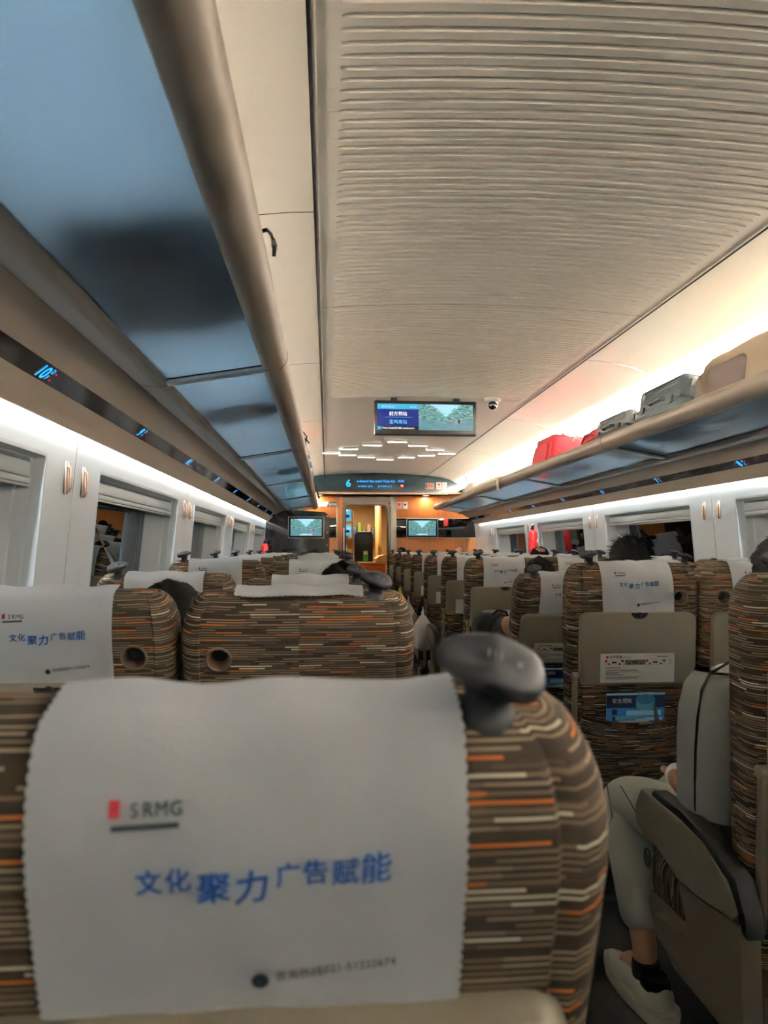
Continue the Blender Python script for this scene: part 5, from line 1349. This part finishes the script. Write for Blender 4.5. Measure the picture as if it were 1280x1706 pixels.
# the man in white: placed joint by joint
man, MO = passenger('man in white shirt with black piping and pale trousers, seated right, hands on lap', (.315, 1.70, .535), (.370, 1.66, 1.185), 'shirt', 'short', k=1.02, puff=1.06, tufts=300, seed=3,
    shoulders=[(.140, 1.60, .955), (.50, 1.60, .96)], arms=[((.135, 1.615, .645), (.140, 1.83, .670)), ((.54, 1.66, .66), (.36, 1.86, .67))],
    knees=[(.125, 2.12, .535), (.30, 2.14, .545)], ankles=[(.125, 1.98, .125), (.36, 2.02, .125)], trousers='trousers', shoe='cream')
L = lambda p: Vector(p)-MO
# flowing short sleeve and its black piping
b = B()
axis = [((.150, 1.600, .985), .058, .066), ((.135, 1.600, .950), .068, .078), ((.128, 1.605, .89), .072, .086), ((.125, 1.612, .82), .072, .086), ((.126, 1.620, .75), .071, .085), ((.130, 1.630, .69), .070, .084), ((.132, 1.634, .672), .069, .083)]
def slv(i, j):
    (c, rx, ry) = axis[j]; a = 2*math.pi*i/32; k = 1+.035*math.sin(3*a+j*.8)+.02*math.sin(7*a-j)
    return L((c[0]+rx*k*math.cos(a), c[1]+ry*k*math.sin(a), c[2]+.02*math.sin(a)*(1 if j > 3 else 0)))
vs_ = b.grid(slv, 32, len(axis), closeu=True); b.face(vs_[0][::-1]); bmesh.ops.solidify(b.bm, geom=b.bm.faces[:], thickness=.003); b.build('sleeve', 'shirt', man, angle=70)
b = B(); i0 = 15
pp_ = []
for j in range(len(axis)):
    (c, rx, ry) = axis[j]; a = R(212); pp_.append(L((c[0]+(rx+.003)*math.cos(a), c[1]+(ry+.003)*math.sin(a), c[2]+.001)))
pp_ = [L((.215, 1.585, 1.035)), L((.175, 1.580, 1.020))] + pp_
b.tube(pp_, .0032, 6); b.build('sleeve_piping', 'piping', man)
b = B(); b.lathe([(.031, -.008), (.033, 0), (.031, .008)], L((.150, 1.825, .675)), n=20, rot=Euler((R(70), 0, R(-30)))); b.build('bracelet', 'chrome', man)
# trouser seams and small round mark
b = B(); b.tube([L((.060, 1.98, .60)), L((.052, 1.90, .585)), L((.050, 1.82, .555)), L((.058, 1.74, .52))], .0018, 5); b.tube([L((.052, 2.06, .575)), L((.050, 2.02, .50)), L((.055, 2.07, .45))], .0018, 5); b.build('trouser_seam', 'casedark', man)
b = B()
for k in range(16):
    a0, a1 = 2*math.pi*k/16, 2*math.pi*(k+1)/16
    b.tube([L((.036, 1.765+.016*math.cos(a0), .495+.022*math.sin(a0))), L((.036, 1.765+.016*math.cos(a1), .495+.022*math.sin(a1)))], .0016, 5)
b.tube([L((.036, 1.755, .482)), L((.036, 1.775, .508))], .0014, 5); b.tube([L((.036, 1.753, .500)), L((.036, 1.777, .490))], .0014, 5)
b.build('round_mark', 'piping', man)
# sneakers
def sneaker(an, rz=0):
    t = man; c = L((an[0], an[1], 0)); mt = Matrix.Translation(c) @ Matrix.Rotation(R(rz), 4, 'Z')
    def sec(y):
        u = (y+.085)/.30; w = .036+.012*math.sin(math.pi*min(1, u*1.1))-.014*max(0, u-.8)/.2*1.3; return w
    b = B()
    ysec = [-.085+.30*q/13 for q in range(14)]
    def top(y):
        if y < -.05: return .098
        if y < .03: return .088-.02*(y+.05)/.08*0
        return max(.045, .098-.058*((y-.03)/.185)**.8)
    rg = []
    for q, y in enumerate(ysec):
        w = sec(y)*(.6 if q in (0, 13) else 1); ht = top(y); ring = []
        for k in range(14):
            a = math.pi*k/13; ring.append(mt @ Vector((w*math.copysign(abs(math.cos(a))**.7, math.cos(a)), y, .028+(ht-.028)*abs(math.sin(a))**.75)))
        rg.append(ring)
    vs = b.grid(lambda i, j: rg[j][i], 14, 14); b.face(vs[0]); b.face(vs[-1][::-1]); u = b.build('shoe', 'shoe', t, angle=60)
    b = B(); rg = []
    for q, y in enumerate([-.10+.325*q/15 for q in range(16)]):
        w = (sec(min(.21, max(-.085, y)))+.007)*(.55 if q in (0, 15) else 1); rise = .012*max(0, (y-.14)/.08)**2 + .010*max(0, (-y-.06)/.04); wave = .006*math.sin(q*1.1)
        rg.append([mt @ Vector(p) for p in ((-w, y, .004+rise), (-w*1.06, y, .018+rise), (-w, y, .036+rise*.5+wave), (w, y, .036+rise*.5+wave), (w*1.06, y, .018+rise), (w, y, .004+rise))])
    vs = b.grid(lambda i, j: rg[j][i], 6, 16, closeu=True); b.face(vs[0]); b.face(vs[-1][::-1]); b.build('sole', 'shoesole', u, angle=50)
    b = B(); b.lathe([(.036, .070), (.040, .085), (.038, .10), (.033, .102), (.032, .09)], (0, -.03, .006), n=20, sy=1.35); bmesh.ops.transform(b.bm, matrix=mt, verts=b.bm.verts); b.build('collar', 'black', u)
    b = B()
    for q in range(5):
        y = .045+.020*q; zt = top(y)+.003
        b.tube([mt @ Vector((-.018, y, zt-.006)), mt @ Vector((0, y+.006, zt)), mt @ Vector((.018, y, zt-.006))], .0022, 5)
    b.build('laces', 'black', u)
sneaker((.125, 1.965), 6); sneaker((.36, 2.0), -4)
for an, kn in (((.125, 1.98, .125), 0), ((.36, 2.02, .125), 1)):
    b = B(); b.lathe([(.039, -.045), (.038, -.005)], L(an), n=18); b.build('sock', 'sock', man)

passenger('person with long black hair leaning between the two nearest left seats', (-1.27, 1.98, .53), (-1.145, 1.76, 1.058), 'grey_shirt', 'long', k=1.12, pitch=14, tufts=220, seed=5)
passenger('person with full black hair behind the second left aisle seat', (-.80, 2.98, .53), (-.710, 2.82, 1.065), 'navy_shirt', 'short', k=1.08, puff=1.15, tufts=200, seed=6)
passenger('person with smooth black hair in the reclined right aisle seat', (.33, 3.82, .53), (.290, 3.47, 1.105), 'grey_shirt', 'short', k=1.0, tufts=400, seed=7)
passenger('person with wild spiky black hair in front of a right window', (.80, 3.78, .55), (.770, 3.52, 1.185), 'navy_shirt', 'messy', k=1.05, puff=1.15, tufts=900, seed=8)
passenger('person with a round bald patch on the back of the head, right side', (.90, 5.68, .54), (.895, 5.46, 1.165), 'grey_shirt', 'balding', k=1.0, tufts=250, seed=9)
passenger('nearly bald person in the far right middle seats', (.82, 8.62, .54), (.815, 8.42, 1.165), 'grey_shirt', 'bald', k=1.05, tufts=120, seed=10)
passenger('person with dark hair at the far end of the aisle on the right', (.34, 10.60, .54), (.33, 10.42, 1.165), 'navy_shirt', 'short', tufts=120, seed=11)
passenger('person with dark hair in the far left aisle seats', (-.83, 7.98, .54), (-.875, 7.78, 1.130), 'grey_shirt', 'short', puff=1.15, tufts=160, seed=12)
passenger('person whose black hair just shows above the far left window seats', (-1.30, 6.98, .50), (-1.26, 6.80, 1.085), 'navy_shirt', 'short', tufts=120, seed=13)
passenger('person in black beside the aisle on the right, half hidden by seats', (.30, 6.62, .52), (.30, 6.42, 1.03), 'blackcloth', 'short', tufts=100, seed=14)
